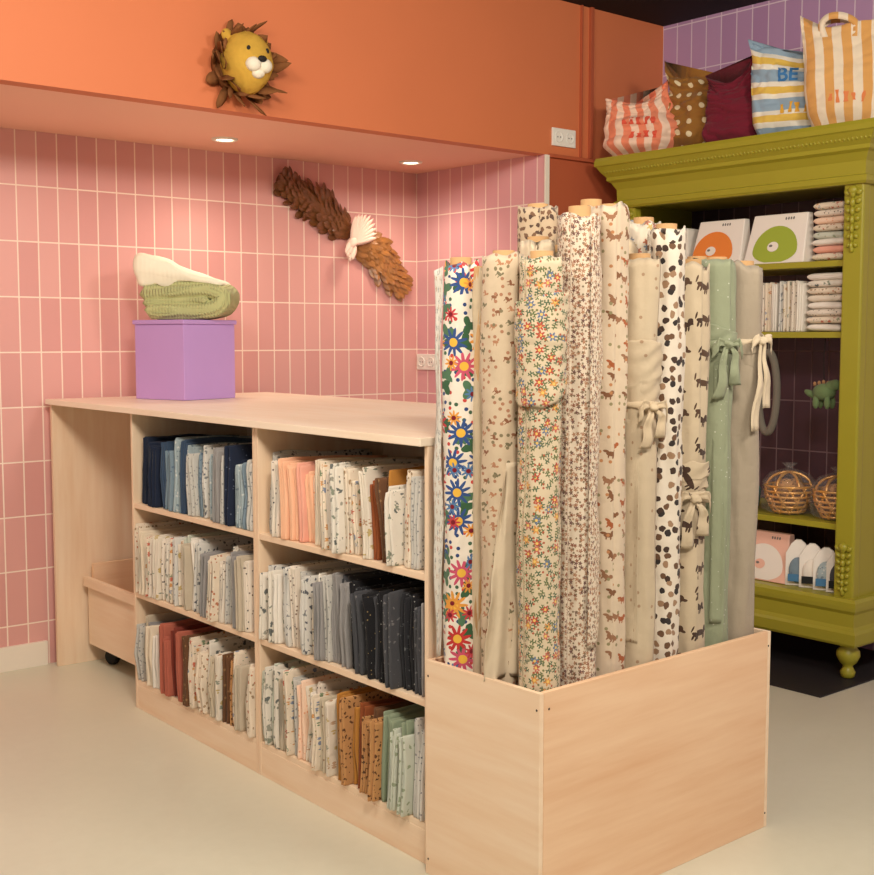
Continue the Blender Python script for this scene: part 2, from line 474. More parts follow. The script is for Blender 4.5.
names={'navy':'navy blue','navydot':'dark navy dotted','denim':'denim blue','bluegrey':'blue-grey printed','paleblue':'pale blue printed','lightgrey':'light grey printed',
'peach':'plain peach','peachlight':'pale peach dotted','pink':'salmon pink','creamplain':'plain cream','floral':'cream floral print','floral2':'cream and tan floral','leaf':'white leaf print',
'leafgrey':'grey leaf print','dots':'white with dark dots','terradot':'cream with terracotta spots','mustard':'mustard yellow','rust':'rust brown','brown':'dark brown printed','grey':'plain grey',
'greydark':'charcoal printed','blackdot':'black with pale dots','blackleaf':'black leaf print','rose':'dusty rose','rosewood':'deep wine red','sage':'sage green','palesage':'pale sage leaf print',
'leopard':'tan leopard print','greige':'plain beige','greigedot':'beige speckled','white':'plain white','teal':'teal'}
def row(y1,y0,z,seq,group,xf=1.955,hh=.23):
    n=len(seq); ws=[random.uniform(.7,1.3) for _ in seq]; tot=sum(ws)
    sp=y1-y0; y=y1; sd=random.uniform(0,50); roll=random.uniform(-.03,.03)
    for s,w in zip(seq,ws):
        w=w/tot*sp; sd+=.07
        h=hh*random.uniform(.88,1.12)
        roll=max(-.05,min(.05,roll+random.uniform(-.012,.012)))
        if y>y1-.07: roll=min(roll,0.0)
        if y-w<y0+.07: roll=max(roll,0.0)
        folded(y-w/2,w-.001,h,random.uniform(.36,.40),xf+random.uniform(-.024,.02),z,Fm[s],'upright folded '+names[s]+' fabric packed on the shelf',group,roll,1.0,True,sd)
        y-=w
LY1,LY0=4.024,3.196; RY1,RY0=3.146,2.346
row(LY1,LY0,.755,['navy','navy','navydot','navy','navy','navydot','denim','bluegrey','bluegrey','paleblue','bluegrey','denim','paleblue','lightgrey','bluegrey','leafgrey','lightgrey','paleblue','grey','lightgrey','navydot','navy','paleblue','bluegrey','lightgrey'],'folded blue fabrics on the top shelf')
row(RY1,RY0,.755,['leafgrey','lightgrey','floral','dots','peachlight','peach','peach','pink','peach','peachlight','creamplain','terradot','floral','dots','floral2','leaf','terradot','floral','creamplain','mustard','floral2','rust','mustard','brown','mustard','leaf','dots','terradot','lightgrey','floral'],'folded warm-toned fabrics on the top shelf',1.945,.23)
row(LY1+.0,LY0,.43,['terradot','creamplain','floral','dots','floral2','dots','leaf','floral','leafgrey','floral2','palesage','greige','white','leafgrey','lightgrey','grey','leafgrey','terradot','dots','lightgrey','leaf','grey','greige','dots','lightgrey'],'folded pale fabrics on the middle shelf',1.95)
row(RY1,RY0,.43,['leaf','leafgrey','leaf','white','leaf','leafgrey','dots','lightgrey','dots','leafgrey','floral2','leaf','grey','lightgrey','grey','greydark','grey','blackdot','blackleaf','greydark','blackdot','blackdot','greydark','blackdot','blackleaf','greydark','blackleaf','blackdot','greydark','grey'],'folded white and black fabrics on the middle shelf',1.945,.235)
row(LY1,LY0,.107,['lightgrey','greige','grey','creamplain','white','white','rose','rose','rosewood','rose','rose','rosewood','brown','floral','dots','terradot','leaf','greigedot','floral2','brown','leopard','floral','greige','dots','terradot'],'folded rust and cream fabrics on the bottom shelf',1.945)
row(RY1,RY0,.107,['palesage','leaf','palesage','leaf','greige','palesage','floral','lightgrey','peachlight','floral2','white','dots','floral','greigedot','floral2','greige','mustard','leopard','mustard','rust','leopard','brown','leopard','sage','sage','palesage','sage','palesage','lightgrey','leafgrey'],'folded mixed fabrics on the bottom shelf',1.935,.24)

# ------------------------------------------------------------ bolts
B={}
def FB(n,base,layers=()): B[n]=fabric('bolt_'+n,base,layers,'UV')
FB('bigfloral',(230,220,204),[
  dict(s=56,r=.26,c=[(70,100,76),(50,70,116),(196,70,64)],d=.6),
  dict(k='flower',s=20,r=.5,n=3,c=[(80,116,86),(60,96,66)],d=.7),
  dict(k='flower',s=14,r=.50,n=11,c=[(192,56,54),(56,82,136),(222,152,66),(200,84,108),(196,56,60)],d=.85,cen=(232,182,70),rand=.5),
  dict(k='flower',s=22,r=.42,n=9,c=[(222,152,66),(86,122,164),(192,64,70)],d=.4,cen=(120,30,40))])
FB('meadow',(208,190,160),[
  dict(k='shape',s=52,r=1,e=[(0,0,.07,.5),(.2,.12,.2,.09),(-.18,-.05,.2,.09),(.18,-.24,.16,.08),(-.14,.26,.15,.08)],c=[(100,110,72),(84,102,76)],d=.95,rot=6.28),
  dict(k='flower',s=40,r=.44,n=6,c=[(178,78,62),(100,114,140),(204,142,78),(188,106,90)],d=.5,cen=(226,190,106)),
  dict(s=90,r=.25,c=[(170,90,66),(120,120,80)],d=.4)])
FB('ditsy',(216,200,178),[
  dict(k='flower',s=85,r=.48,n=5,c=[(140,92,70),(166,122,92),(112,80,74)],d=.8),
  dict(s=120,r=.3,c=[(130,112,88),(176,138,112)],d=.6)])
FB('animals',(210,190,164),[
  dict(k='shape',s=21,r=1,e=[(0,0,.24,.12),(.2,.14,.1,.1),(-.26,.1,.15,.07),(-.1,-.14,.04,.1),(.12,-.14,.04,.1)],c=[(164,92,56),(150,108,80),(128,88,62)],d=.85,rand=.6,rot=.8),
  dict(s=50,r=.2,c=[(146,136,100),(184,128,86)],d=.45)])
FB('deer',(204,184,156),[
  dict(k='shape',s=28,r=1,e=[(0,0,.2,.1),(.16,.16,.07,.1),(-.1,-.15,.03,.12),(.1,-.15,.03,.12)],c=[(140,94,68),(176,126,94),(120,112,86)],d=.85,rand=.7,rot=1.5),
  dict(s=60,r=.24,c=[(132,120,92),(170,122,94)],d=.5)])
FB('plain',(202,182,152)); FB('plainlight',(212,194,166)); FB('oat',(196,178,150),[dict(s=30,r=.12,c=[(166,136,108)],d=.35)])
FB('spots',(222,210,192),[dict(s=40,r=.34,c=[(70,54,46),(108,80,60),(156,124,96),(56,50,48)],dist=.55,d=.92,rand=.9)])
FB('dogs',(196,178,150),[
  dict(k='shape',s=12.5,r=1,e=[(0,0,.33,.10),(.32,.11,.1,.11),(.43,.06,.09,.05),(-.37,.12,.03,.12),(-.24,-.12,.035,.1),(.2,-.12,.035,.1),(-.14,-.12,.03,.09),(.28,-.11,.03,.09)],c=[(70,52,42),(86,64,50)],d=.96,rand=.35,rot=.5)])
FB('sagefab',(146,152,124),[dict(s=34,r=.06,c=[(196,196,178)],d=.45)])
FB('taupe',(164,150,130))
FB('leop',(190,168,140),[dict(s=60,r=.33,c=[(116,86,66),(86,66,56)],dist=1.0)])
FB('creamflor',(218,206,186),[dict(k='flower',s=44,r=.42,n=5,c=[(176,110,84),(130,138,150),(186,162,104)],d=.7)])
FB('greyflor',(212,206,194),[dict(k='flower',s=44,r=.40,n=5,c=[(160,156,150),(186,160,140)],d=.6)])

def rollgeo(r,z0,z1,sd,nth=52,nz=80,amp=.0022,fold=.0018,core=.022,uneven=.006):
    v=[];f=[];uv=[]
    for j in range(nz+1):
        t=j/nz; z=z0+(z1-z0)*t
        for i in range(nth+1):
            a=2*pi*i/nth
            rr=r+.006*i/nth-.003
            rr+=amp*noise.noise(Vector((math.cos(a)*1.2+sd,math.sin(a)*1.2,z*5)))*2.4
            rr+=fold*noise.noise(Vector((math.cos(a)*3+sd*2,math.sin(a)*3,z*2.4)))*2
            q=noise.noise(Vector((math.cos(a+z*3)*2.4+sd,math.sin(a+z*3)*2.4,z*9)))
            rr-=amp*max(0,q-.15)*3
            q=noise.noise(Vector((math.cos(a-z*2)*1.6+sd*3,math.sin(a-z*2)*1.6,z*13)))
            rr-=amp*1.2*max(0,.06-abs(q))*9
            zz=z
            if j>=nz-1: zz+= uneven*noise.noise(Vector((math.cos(a)*1.5,math.sin(a)*1.5,sd)))*3
            if j==nz: rr-=.0015
            v.append((rr*math.cos(a),rr*math.sin(a),zz)); uv.append((a*r+sd,z))
    W=nth+1
    for j in range(nz):
        for i in range(nth): f.append((j*W+i,j*W+i+1,(j+1)*W+i+1,(j+1)*W+i))
        f.append((j*W+nth,j*W,(j+1)*W,(j+1)*W+nth))
    last=nz*W
    for s,(rk,dz) in enumerate(((.84,-.014),(.78,-.003),(.62,-.012),(.56,-.002),(.45,-.010))):
        st=len(v)
        for i in range(W):
            a=2*pi*i/nth; rr=max(core,r*rk)
            v.append((rr*math.cos(a),rr*math.sin(a),z1+dz+.004*math.sin(a+sd))); uv.append((a*r+sd,z1+.01*s))
        for i in range(nth): f.append((last+i,last+i+1,st+i+1,st+i))
        last=st
    return v,f,uv

def sheet(e,name,fn,nu,nv,mat,th=.0012):
    v=[];f=[];uv=[]
    for j in range(nv+1):
        for i in range(nu+1):
            p=fn(i/nu,j/nv); v.append(tuple(p[:3])); uv.append((i/nu*.12,p[2]))
    for j in range(nv):
        for i in range(nu):
            q=j*(nu+1)+i; f.append((q,q+1,q+nu+2,q+nu+1))
    o=mkobj(name,v,f,mat,e,smooth=True,uvs=uv)
    so=o.modifiers.new('s','SOLIDIFY'); so.thickness=th
    return o

CAMAZ=math.atan2(-.763,-.647)
def bolt(x,y,r,zt,mat,label,coreup=.014,wraps=(),tie=None,amp=.0026,fold=.0014,lean=(0,0),loose=None):
    x=x-(x-1.97)*.030-.004 if x>2.0 else x
    e=empty('fabric_bolt',(x,y,.016),(lean[0],lean[1],0)); tag(e,label,'fabric bolt','upright fabric bolts in the plywood bin'); ROTB2.append(e)
    sd=random.uniform(0,30); zt-=.016
    v,f,uv=rollgeo(r,0,zt,sd,amp=amp,fold=fold)
    mkobj('fabric_roll',v,f,B[mat],e,(0,0,0),(0,0,random.uniform(2.5,5.5)),True,uv)
    lathe('cardboard_tube',[(.020,0.1),(.026,.1),(.026,zt+coreup),(.023,zt+coreup),(.022,zt+coreup-.02),(.004,zt+coreup-.02)],28,CARDB,e)
    for (z0,z1,rw,wm) in wraps:
        z0-=.016; z1-=.016
        nth=72;nz=40;v=[];f=[];uv=[]
        for j in range(nz+1):
            t=j/nz
            for i in range(nth+1):
                a=2*pi*i/nth
                # slanting upper and lower hems: one loose band over another
                lo=z0+.018*math.sin(a+sd)+.008*noise.noise(Vector((math.cos(a)*2,math.sin(a)*2,sd)))
                hi=z1+.014*math.sin(a+sd+1.2)+.008*noise.noise(Vector((math.cos(a)*2,math.sin(a)*2,sd+4)))
                z=lo+(hi-lo)*t
                step=.52+.10*math.sin(a+sd*2)
                rr=rw+(.0045 if t>step else 0)+.003*(t if t<step else (t-step))
                rr+=.0035*noise.noise(Vector((math.cos(a)*1.5+sd,math.sin(a)*1.5,z*12)))
                rr+=.002*math.sin(z*150+3*math.sin(a*2+sd))*(.5+.5*math.sin(a+sd))
                if j in (0,nz): rr-=.002
                v.append((rr*math.cos(a),rr*math.sin(a),z)); uv.append((z+sd,a*rw))
        W=nth+1
        for j in range(nz):
            for i in range(nth): f.append((j*W+i,j*W+i+1,(j+1)*W+i+1,(j+1)*W+i))
            f.append((j*W+nth,j*W,(j+1)*W,(j+1)*W+nth))
        o=mkobj('fabric_wrap',v,f,B[wm],e,(0,0,0),(0,0,2.2),True,uv)
        so=o.modifiers.new('s','SOLIDIFY'); so.thickness=.005; so.offset=-1
    if loose:
        az0,z0,z1,wd=loose
        def fn(s,t):
            z=(z0-.016)+(z1-z0)*t; a=CAMAZ+az0
            rr=r+.0045
            if s<.4:
                aa=a-(.4-s)/.4*.5
                return Vector((rr*math.cos(aa),rr*math.sin(aa),z))
            q=(s-.4)/.6*wd*(1+.5*noise.noise(Vector((z*4,sd,2))))
            wv=(.004*math.sin(z*11+sd)+.002*math.sin(z*31+sd))*(s-.4)/.6
            return Vector((rr*math.cos(a)-math.sin(a)*q*.9+math.cos(a)*(.2*q+wv),rr*math.sin(a)+math.cos(a)*q*.9+math.sin(a)*(.2*q+wv),z-.3*q))
        sheet(e,'loose_edge',fn,10,60,B[mat])
    if tie:
        zt_,tm,tl,az=tie
        az=CAMAZ+az; zt_-=.016
        M_=B[tm]
        rt=r+.003
        for w_ in wraps:
            if w_[0]-.05<zt_<w_[1]+.02: rt=w_[2]+.006
        v=[];f=[];uv=[]
        n=36;k=8
        for i in range(n):
            a=2*pi*i/n
            for j in range(k):
                b_=2*pi*j/k
                rr=rt+.004*math.cos(b_); zz=zt_+(.010+.005*math.sin(a*2+sd))*math.sin(b_)+.008*math.sin(a+sd)
                v.append((rr*math.cos(a),rr*math.sin(a),zz)); uv.append((a*r,zz))
        for i in range(n):
            for j in range(k):
                f.append((i*k+j,((i+1)%n)*k+j,((i+1)%n)*k+(j+1)%k,i*k+(j+1)%k))
        mkobj('tie_band',v,f,M_,e,smooth=True,uvs=uv)
        kx,ky=(rt+.005)*math.cos(az),(rt+.005)*math.sin(az)
        bm=bmesh.new(); bmesh.ops.create_icosphere(bm,subdivisions=3,radius=.014)
        for q in bm.verts:
            q.co*=1+.5*noise.noise(q.co*90+Vector((sd,0,0)))
            q.co.z*=.85
        bm2obj('tie_knot',bm,M_,e,(kx,ky,zt_),smooth=True)
        tx,ty=-math.sin(az),math.cos(az)
        for s_,ln,up in ((-1,tl,0),(1,tl*.75,0),(1,.05,1),(-1,.045,1)):
            v=[];f=[];uv=[]
            for i in range(17):
                t=i/16
                cxo=s_*(.005+(.020 if not up else .04)*t**.7+.004*math.sin(t*7+sd)); w=.005+.013*t**.8; out=.004+.008*math.sin(t*pi)+.003*math.sin(t*11+sd)
                for j in range(5):
                    q=(j/4-.5)*2*w
                    oo=out+.003*math.sin(j*1.9+sd+t*5)
                    zz=zt_-ln*t+.008*math.sin(t*3) if not up else zt_+.012*math.sin(t*pi)-.02*t*t+q
                    xx=cxo+(q if not up else 0)
                    v.append(((rt+oo)*math.cos(az)+tx*xx,(rt+oo)*math.sin(az)+ty*xx,zz))
                    uv.append((cxo+q,-ln*t))
            for i in range(16):
                for j in range(4):
                    q=i*5+j; f.append((q,q+1,q+6,q+5))
            o=mkobj('tie_tail',v,f,M_,e,smooth=True,uvs=uv)
            so=o.modifiers.new('s','SOLIDIFY'); so.thickness=.0012
    return e

e=bolt(1.972,2.230,.042,1.528,'bigfloral','white bolt with large red, blue and yellow flowers')
def fn(s,t):
    z=.55+.955*t; a=CAMAZ-1.25
    q=s*.032
    wv=.005*math.sin(z*9+s*3)+.003*math.sin(z*23)
    return (.043*math.cos(a)+ (-.15*q)+wv*.8, .043*math.sin(a)+q*.62+.008, z-.01*s)
sheet(e,'loose_edge',fn,6,40,B['greyflor'])
bolt(1.998,2.174,.027,1.515,'plain','slim plain beige bolt beside the colourful floral one',.004)
e=bolt(1.984,2.094,.050,1.538,'deer','beige bolt with small animal print and loose end hanging down')
RV=Vector((.763,-.647,0)); DV=Vector((.647,.763,0))
def fn(s,t):
    z=.54+(1.06-.54)*t
    rr=.0555
    a0=CAMAZ+.95; a1=CAMAZ+.1
    arc=.4
    if s<arc:
        a=a0+(a1-a0)*s/arc
        p=Vector((rr*math.cos(a),rr*math.sin(a),0))
        zz=z
    else:
        q=(s-arc)/(1-arc)
        L=(.003+.052*(1-t)**.8)+.010*noise.noise(Vector((t*11,3.3,1)))*(1-t)
        a=a1
        p=Vector((rr*math.cos(a),rr*math.sin(a),0))-RV*(q*L)-DV*(.012*q*(1-t)+.008*math.sin(q*5+t*9)*q)
        zz=z-.02*q*t
        if t<.02: zz+= .018*(1-q)
    if s<arc and t<.02: zz+=.018
    p=p-DV*.005*math.sin(s*11+t*4)
    return (p.x,p.y,zz-.016)
sheet(e,'loose_flap',fn,26,48,B['plainlight'])
bolt(1.981,1.968,.048,1.530,'meadow','beige meadow-flower bolt at the bin corner with wrapped end',wraps=[(1.21,1.44,.056,'meadow')])
bolt(2.118,1.971,.050,1.628,'ditsy','cream bolt with dense tiny brown flowers',.025,loose=(.9,.62,1.6,.008))
bolt(2.236,1.975,.046,1.660,'animals','beige bolt printed with small brown foxes',.006)
bolt(2.345,1.972,.049,1.540,'oat','plain oat-coloured bolt tied with a knotted strip',wraps=[(1.15,1.33,.052,'oat')],tie=(1.18,'plain',.10,.45),loose=(-.3,.6,1.15,.012))
bolt(2.450,1.972,.048,1.618,'spots','white bolt with brown and black spots')
bolt(2.558,1.974,.050,1.535,'dogs','beige bolt printed with dark brown dachshunds, tied low',wraps=[(.95,1.02,.051,'dogs')],tie=(.94,'dogs',.13,.1))
bolt(2.668,1.972,.049,1.545,'sagefab','sage green bolt with tiny white specks, tied',wraps=[(1.27,1.37,.051,'sagefab')],tie=(1.33,'sagefab',.14,.3),loose=(.2,.6,1.28,.010))
bolt(2.776,1.974,.050,1.54,'taupe','taupe bolt tied with a pale ribbon',wraps=[(1.29,1.35,.050,'taupe')],tie=(1.34,'plainlight',.24,.75),lean=(0,.012))
bolt(2.207,2.19,.052,1.668,'leop','tan spotted bolt standing taller at the back')
bolt(2.098,2.085,.042,1.575,'plainlight','plain cream bolt in the second row')
bolt(2.190,2.085,.038,1.56,'creamflor','slim cream floral bolt in the second row')
bolt(2.29,2.085,.048,1.670,'animals','tall beige fox-print bolt in the second row',.02)
bolt(2.395,2.08,.044,1.585,'plain','plain beige bolt in the second row')
bolt(2.50,2.085,.048,1.645,'creamflor','cream floral bolt in the second row')
bolt(2.612,2.088,.048,1.565,'plainlight','plain cream bolt beside the sage one')
bolt(2.735,2.085,.048,1.555,'sagefab','second sage green bolt at the bin end')
bolt(2.33,2.22,.044,1.62,'ditsy','tiny floral bolt at the back of the bin')
bolt(2.45,2.22,.044,1.58,'spots','spotted bolt at the back of the bin')

# ------------------------------------------------------------ purple box + blanket
ROTB=math.radians(14.7)
nx,ny=2.345,4.30
hs=.141
ux,uy=math.cos(ROTB),math.sin(ROTB)
bxc=(nx+hs*ux-hs*uy, ny+hs*uy+hs*ux)
e=empty('storage_box',(bxc[0],bxc[1],1.102),(0,0,ROTB)); tag(e,'lilac painted wooden box standing on the worktop','box')
box('box_body',(-hs,-hs,0),(hs,hs,.30),PURPLE,e,.003)
box('box_lid',(-hs-.007,-hs-.007,.30),(hs+.007,hs+.007,.318),PURPLE,e,.004)

GK=fabric('green_knit',(184,186,132),[],'OBJ'); 
WK=fabric('cream_fleece',(246,240,216),[],'OBJ')
for MM,sc_,st_ in ((GK,26,.8),(WK,18,.15)):
    nt=MM.node_tree
    tcs=nt.nodes['Texture Coordinate'].outputs['Object']
    wv=nt.nodes.new('ShaderNodeTexWave'); wv.inputs['Scale'].default_value=sc_; wv.inputs['Distortion'].default_value=1.5; wv.bands_direction='X'
    nt.links.new(tcs,wv.inputs['Vector'])
    wv2=nt.nodes.new('ShaderNodeTexWave'); wv2.inputs['Scale'].default_value=sc_; wv2.inputs['Distortion'].default_value=1.5; wv2.bands_direction='Y'
    nt.links.new(tcs,wv2.inputs['Vector'])
    hh=MA(nt,'MULTIPLY',wv.outputs[1],wv2.outputs[1])
    bn=[n for n in nt.nodes if n.type=='BUMP'][0]; nt.links.new(hh,bn.inputs['Height']); bn.inputs['Strength'].default_value=st_; bn.inputs['Distance'].default_value=.006

def catmull(P,cyc,k=6):
    Q=[];n=len(P)
    for i in range(n if cyc else n-1):
        if cyc: p0,p1,p2,p3=P[i-1],P[i],P[(i+1)%n],P[(i+2)%n]
        else: p0,p1,p2,p3=P[max(i-1,0)],P[i],P[i+1],P[min(i+2,n-1)]
        for j in range(k):
            t=j/k
            Q.append(.5*((2*p1)+(-p0+p2)*t+(2*p0-5*p1+4*p2-p3)*t*t+(-p0+3*p1-3*p2+p3)*t**3))
    if not cyc: Q.append(P[-1])
    return Q
def softprof(name,pts,depth,mat,parent,cen,sd=0,nd=16,nz=.010,inset=.028):
    Q=catmull([Vector((p[0],0,p[1])) for p in pts],True,8); L=len(Q); C_=Vector((cen[0],0,cen[1]))
    v=[];f=[]
    for j in range(nd+1):
        t=j/nd; u=2*t-1
        y=u*depth/2
        ins=inset*(1-math.sqrt(max(0,1-max(0,(abs(u)-.8)/.2)**2)))
        for q in Q:
            d=(q-C_); l=d.length; p=C_+d*(max(.05,(l-ins))/l)
            n_=noise.noise(Vector((p.x*10,y*10,p.z*10+sd)))*nz
            v.append((p.x+n_,y+n_*.6,p.z+n_*.6))
    for j in range(nd):
        for i in range(L):
            i2=(i+1)%L; f.append((j*L+i,j*L+i2,(j+1)*L+i2,(j+1)*L+i))
    f.append(tuple(range(L-1,-1,-1))); f.append(tuple(nd*L+i for i in range(L)))
    return mkobj(name,v,f,mat,parent,smooth=True)
def ribbon(name,path,th,depth,mat,parent,sd=0,nd=14,th2=None):
    Q=catmull([Vector((p[0],0,p[1])) for p in path],False,6); n=len(Q); out=[]
    for i,q in enumerate(Q):
        d=(Q[min(i+1,n-1)]-Q[max(i-1,0)]).normalized(); nn=Vector((-d.z,0,d.x))
        tt=th if th2 is None else th+(th2-th)*i/(n-1)
        if i in (0,n-1): tt*=.7
        out.append((q,nn,tt))
    loop=[(q+nn*tt/2,q) for q,nn,tt in out]
    d=(Q[-1]-Q[-2]).normalized(); loop.append((Q[-1]+d*out[-1][2]*.4,Q[-1]))
    loop+= [(q-nn*tt/2,q) for q,nn,tt in reversed(out)]
    d=(Q[0]-Q[1]).normalized(); loop.append((Q[0]+d*out[0][2]*.4,Q[0]))
    L=len(loop); v=[];f=[]
    for j in range(nd+1):
        t=j/nd; u=2*t-1; y=u*depth/2
        sh=math.sqrt(max(.06,1-max(0,(abs(u)-.8)/.2)**2))
        for p_,c in loop:
            p=c+(p_-c)*sh
            nz=noise.noise(Vector((p.x*12,y*12,p.z*12+sd)))*.010
            v.append((p.x+nz,y+nz,p.z+nz*.6))
    for j in range(nd):
        for i in range(L):
            i2=(i+1)%L; f.append((j*L+i,j*L+i2,(j+1)*L+i2,(j+1)*L+i))
    f.append(tuple(range(L-1,-1,-1))); f.append(tuple(nd*L+i for i in range(L)))
    return mkobj(name,v,f,mat,parent,smooth=True)
bz=1.102+.319
e=empty('folded_blanket',(bxc[0]+.005,bxc[1]-.004,bz),(0,0,math.radians(-40.3))); tag(e,'plump folded green knit blanket with cream lining on the lilac box','blanket')
ribbon('blanket_green',[(-.13,.036),(-.04,.036),(.07,.036),(.145,.052),(.165,.092),(.12,.118),(.04,.118),(-.04,.112),(-.11,.104),(-.15,.10)],.070,.27,GK,e,1)
ribbon('blanket_green_fold',[(-.14,.066),(-.05,.074),(.05,.078),(.11,.080)],.045,.25,GK,e,5)
softprof('blanket_cream',[(-.155,.132),(-.06,.144),(.04,.150),(.12,.142),(.165,.136),(.15,.158),(.07,.180),(-.01,.212),(-.08,.246),(-.14,.266),(-.175,.256),(-.185,.215),(-.175,.17)],.25,WK,e,(-.06,.18),2,inset=.02)

# ------------------------------------------------------------ lion head
LY=paint('mustard_felt',(214,168,70),.95,.12,60,.9,.1)
LB=paint('brown_felt',(128,82,48),.9,.3,14,.4,.1)
LW=paint('white_felt',(238,228,206),.95,.05,60,.5,.1)
LK=paint('black_felt',(30,24,22),.7)
def leafbm(bm,base,dirv,nrm,L,W,curl=.15,twist=0,ridge=.08,pw=2):
    dirv=Vector(dirv).normalized(); nrm=Vector(nrm).normalized()
    side=dirv.cross(nrm).normalized()
    if twist:
        R_=Matrix.Rotation(twist,3,dirv); side=R_@side; nrm=R_@nrm
    base=Vector(base); rows=[]
    for t,w in ((0,.45),(.2,.88),(.45,1),(.7,.85),(.87,.5)):
        c=base+dirv*L*t+nrm*(L*curl*t**pw)
        rows.append([bm.verts.new(c-side*W*w/2-nrm*W*ridge),bm.verts.new(c+nrm*W*ridge),bm.verts.new(c+side*W*w/2-nrm*W*ridge)])
    tip=bm.verts.new(base+dirv*L+nrm*L*curl)
    for a,b_ in zip(rows,rows[1:]):
        bm.faces.new((a[0],a[1],b_[1],b_[0])); bm.faces.new((a[1],a[2],b_[2],b_[1]))
    bm.faces.new((rows[-1][0],rows[-1][1],tip)); bm.faces.new((rows[-1][1],rows[-1][2],tip))
e=empty('lion_head_ornament',(2.370,3.93,2.330)); tag(e,'felt lion head trophy with brown leaf mane on orange wall','wall decoration')
lathe('backing_disc',[(.02,0),(.100,0),(.100,.02),(.085,.035),(.02,.035)],32,LB,e,(0,0,0),(pi/2,0,0))
bm=bmesh.new(); bmell(bm,(0,-.08,0),(.095,.092,.110),seg=48)
for v_ in bm.verts:
    v_.co+=.005*noise.noise_vector(v_.co*26)
    if v_.co.z<0: v_.co.x*=1-.10*(-v_.co.z/.1)
bm2obj('head',bm,LY,e,smooth=True)
bm=bmesh.new(); bmell(bm,(-.022,-.162,-.020),(.030,.026,.026),seg=20); bmell(bm,(.022,-.162,-.020),(.030,.026,.026),seg=20); bmell(bm,(0,-.154,-.046),(.026,.022,.020),seg=16)
bm2obj('muzzle',bm,LW,e,smooth=True)
bm=bmesh.new(); bmell(bm,(0,-.186,-.002),(.018,.009,.011),seg=16); bm2obj('nose',bm,LK,e,smooth=True)
for s in (-1,1):
    ell('eye',(s*.038,-.157,.034),(.008,.005,.010),LK,e)
    bm=bmesh.new(); bmell(bm,(s*.074,-.07,.090),(.022,.012,.022),seg=18); bm2obj('ear',bm,LY,e,smooth=True)
bm=bmesh.new()
rn=random.Random(11)
for ring,(rr,L,n,yy) in enumerate(((.085,.078,15,-.02),(.086,.062,14,-.045),(.088,.048,12,-.07))):
    for i in range(n):
        a=2*pi*i/n+ring*.25+rn.uniform(-.1,.1)
        sw=rn.uniform(-.7,.7)
        d=Vector((math.cos(a+sw)*.82,-.1-.2*ring,math.sin(a+sw)))
        leafbm(bm,(math.cos(a)*rr*.9,yy,math.sin(a)*rr),d,(0,-1,0),L*rn.uniform(.8,1.15)*(1.15 if math.sin(a)<-.3 else 1),.052,rn.choice((-.1,.5,.9,1.1)),rn.uniform(-.9,.9),.12,1.5)
o=bm2obj('mane',bm,LB,e,smooth=True); so=o.modifiers.new('s','SOLIDIFY'); so.thickness=.002

# ------------------------------------------------------------ bird ornament
BR1=paint('brown_leather_feathers',(116,72,36),.34,.55,30,.1,.8)
BR2=paint('golden_leather_feathers',(156,102,46),.34,.55,30,.1,.8)
PK=paint('pale_pink_feathers',(246,214,196),.8,.05,30)
e=empty('bird_ornament',(3.51,4.838,1.85)); tag(e,'brown scaly-feathered bird with spread wings and pale head on pink tiles','wall decoration')
def wing(pts,ws,mat,nrow,seed):
    rnd=random.Random(seed); bm=bmesh.new(); bk=bmesh.new()
    def ev(t):
        x=t*(len(pts)-1); i=min(int(x),len(pts)-2); f_=x-i
        p0=pts[max(i-1,0)];p1=pts[i];p2=pts[i+1];p3=pts[min(i+2,len(pts)-1)]
        o=[]
        for k in (0,1): o.append(.5*(2*p1[k]+(-p0[k]+p2[k])*f_+(2*p0[k]-5*p1[k]+4*p2[k]-p3[k])*f_*f_+(-p0[k]+3*p1[k]-3*p2[k]+p3[k])*f_**3))
        return Vector((o[0],0,o[1])), ws[i]*(1-f_)+ws[i+1]*f_
    for i in range(nrow):
        t=i/(nrow-1); c,w=ev(t); c2,_=ev(min(1,t+.03)); c1,_=ev(max(0,t-.03)); d=(c2-c1).normalized(); s=Vector((-d.z,0,d.x))
        m_=6 if i%2 else 5
        for k in range(m_):
            q=(k/(m_-1)-.5)*2*(1 if i%2 else .82)
            base=c+s*q*w*.42+Vector((0,-.010-.026*math.sqrt(max(0,1-q*q))-rnd.uniform(0,.003),0))
            dd=d*1.0+s*(q*.55)+Vector((rnd.uniform(-.15,.15),-.04,rnd.uniform(-.15,.15)))
            leafbm(bm,base,dd,(s*q*.5+Vector((0,-1,0))),rnd.uniform(.050,.062),rnd.uniform(.034,.042),rnd.uniform(.05,.22),rnd.uniform(-.3,.3),.04)
        if i%2==0: bmell(bk,(c.x,-.008,c.z),(w*.42,.024,w*.42),seg=16)
    bm2obj('wing',bm,mat,e)
    bm2obj('wing_backing',bk,mat,e,smooth=True)
wing([(.0,.02),(-.09,.075),(-.17,.135),(-.25,.15),(-.345,.215)],[.12,.17,.17,.13,.10],BR1,17,3)
wing([(.07,-.045),(.13,-.06),(.20,-.09),(.25,-.16),(.34,-.24)],[.10,.15,.18,.16,.09],BR2,16,5)
bm=bmesh.new()
for i in range(10):
    a=.05+1.3*i/9
    leafbm(bm,(.01,-.06,-.05),(math.sin(a)*.9,-.1,math.cos(a)),(0,-1,0),.17*(1-.2*abs(i-4.5)/4.5),.034,.05)
for i in range(8):
    leafbm(bm,(.01+random.uniform(-.02,.02),-.065,-.05+random.uniform(-.02,.02)),(-.6+i*.06,-.1,-.8),(0,-1,0),.075,.032,.05)
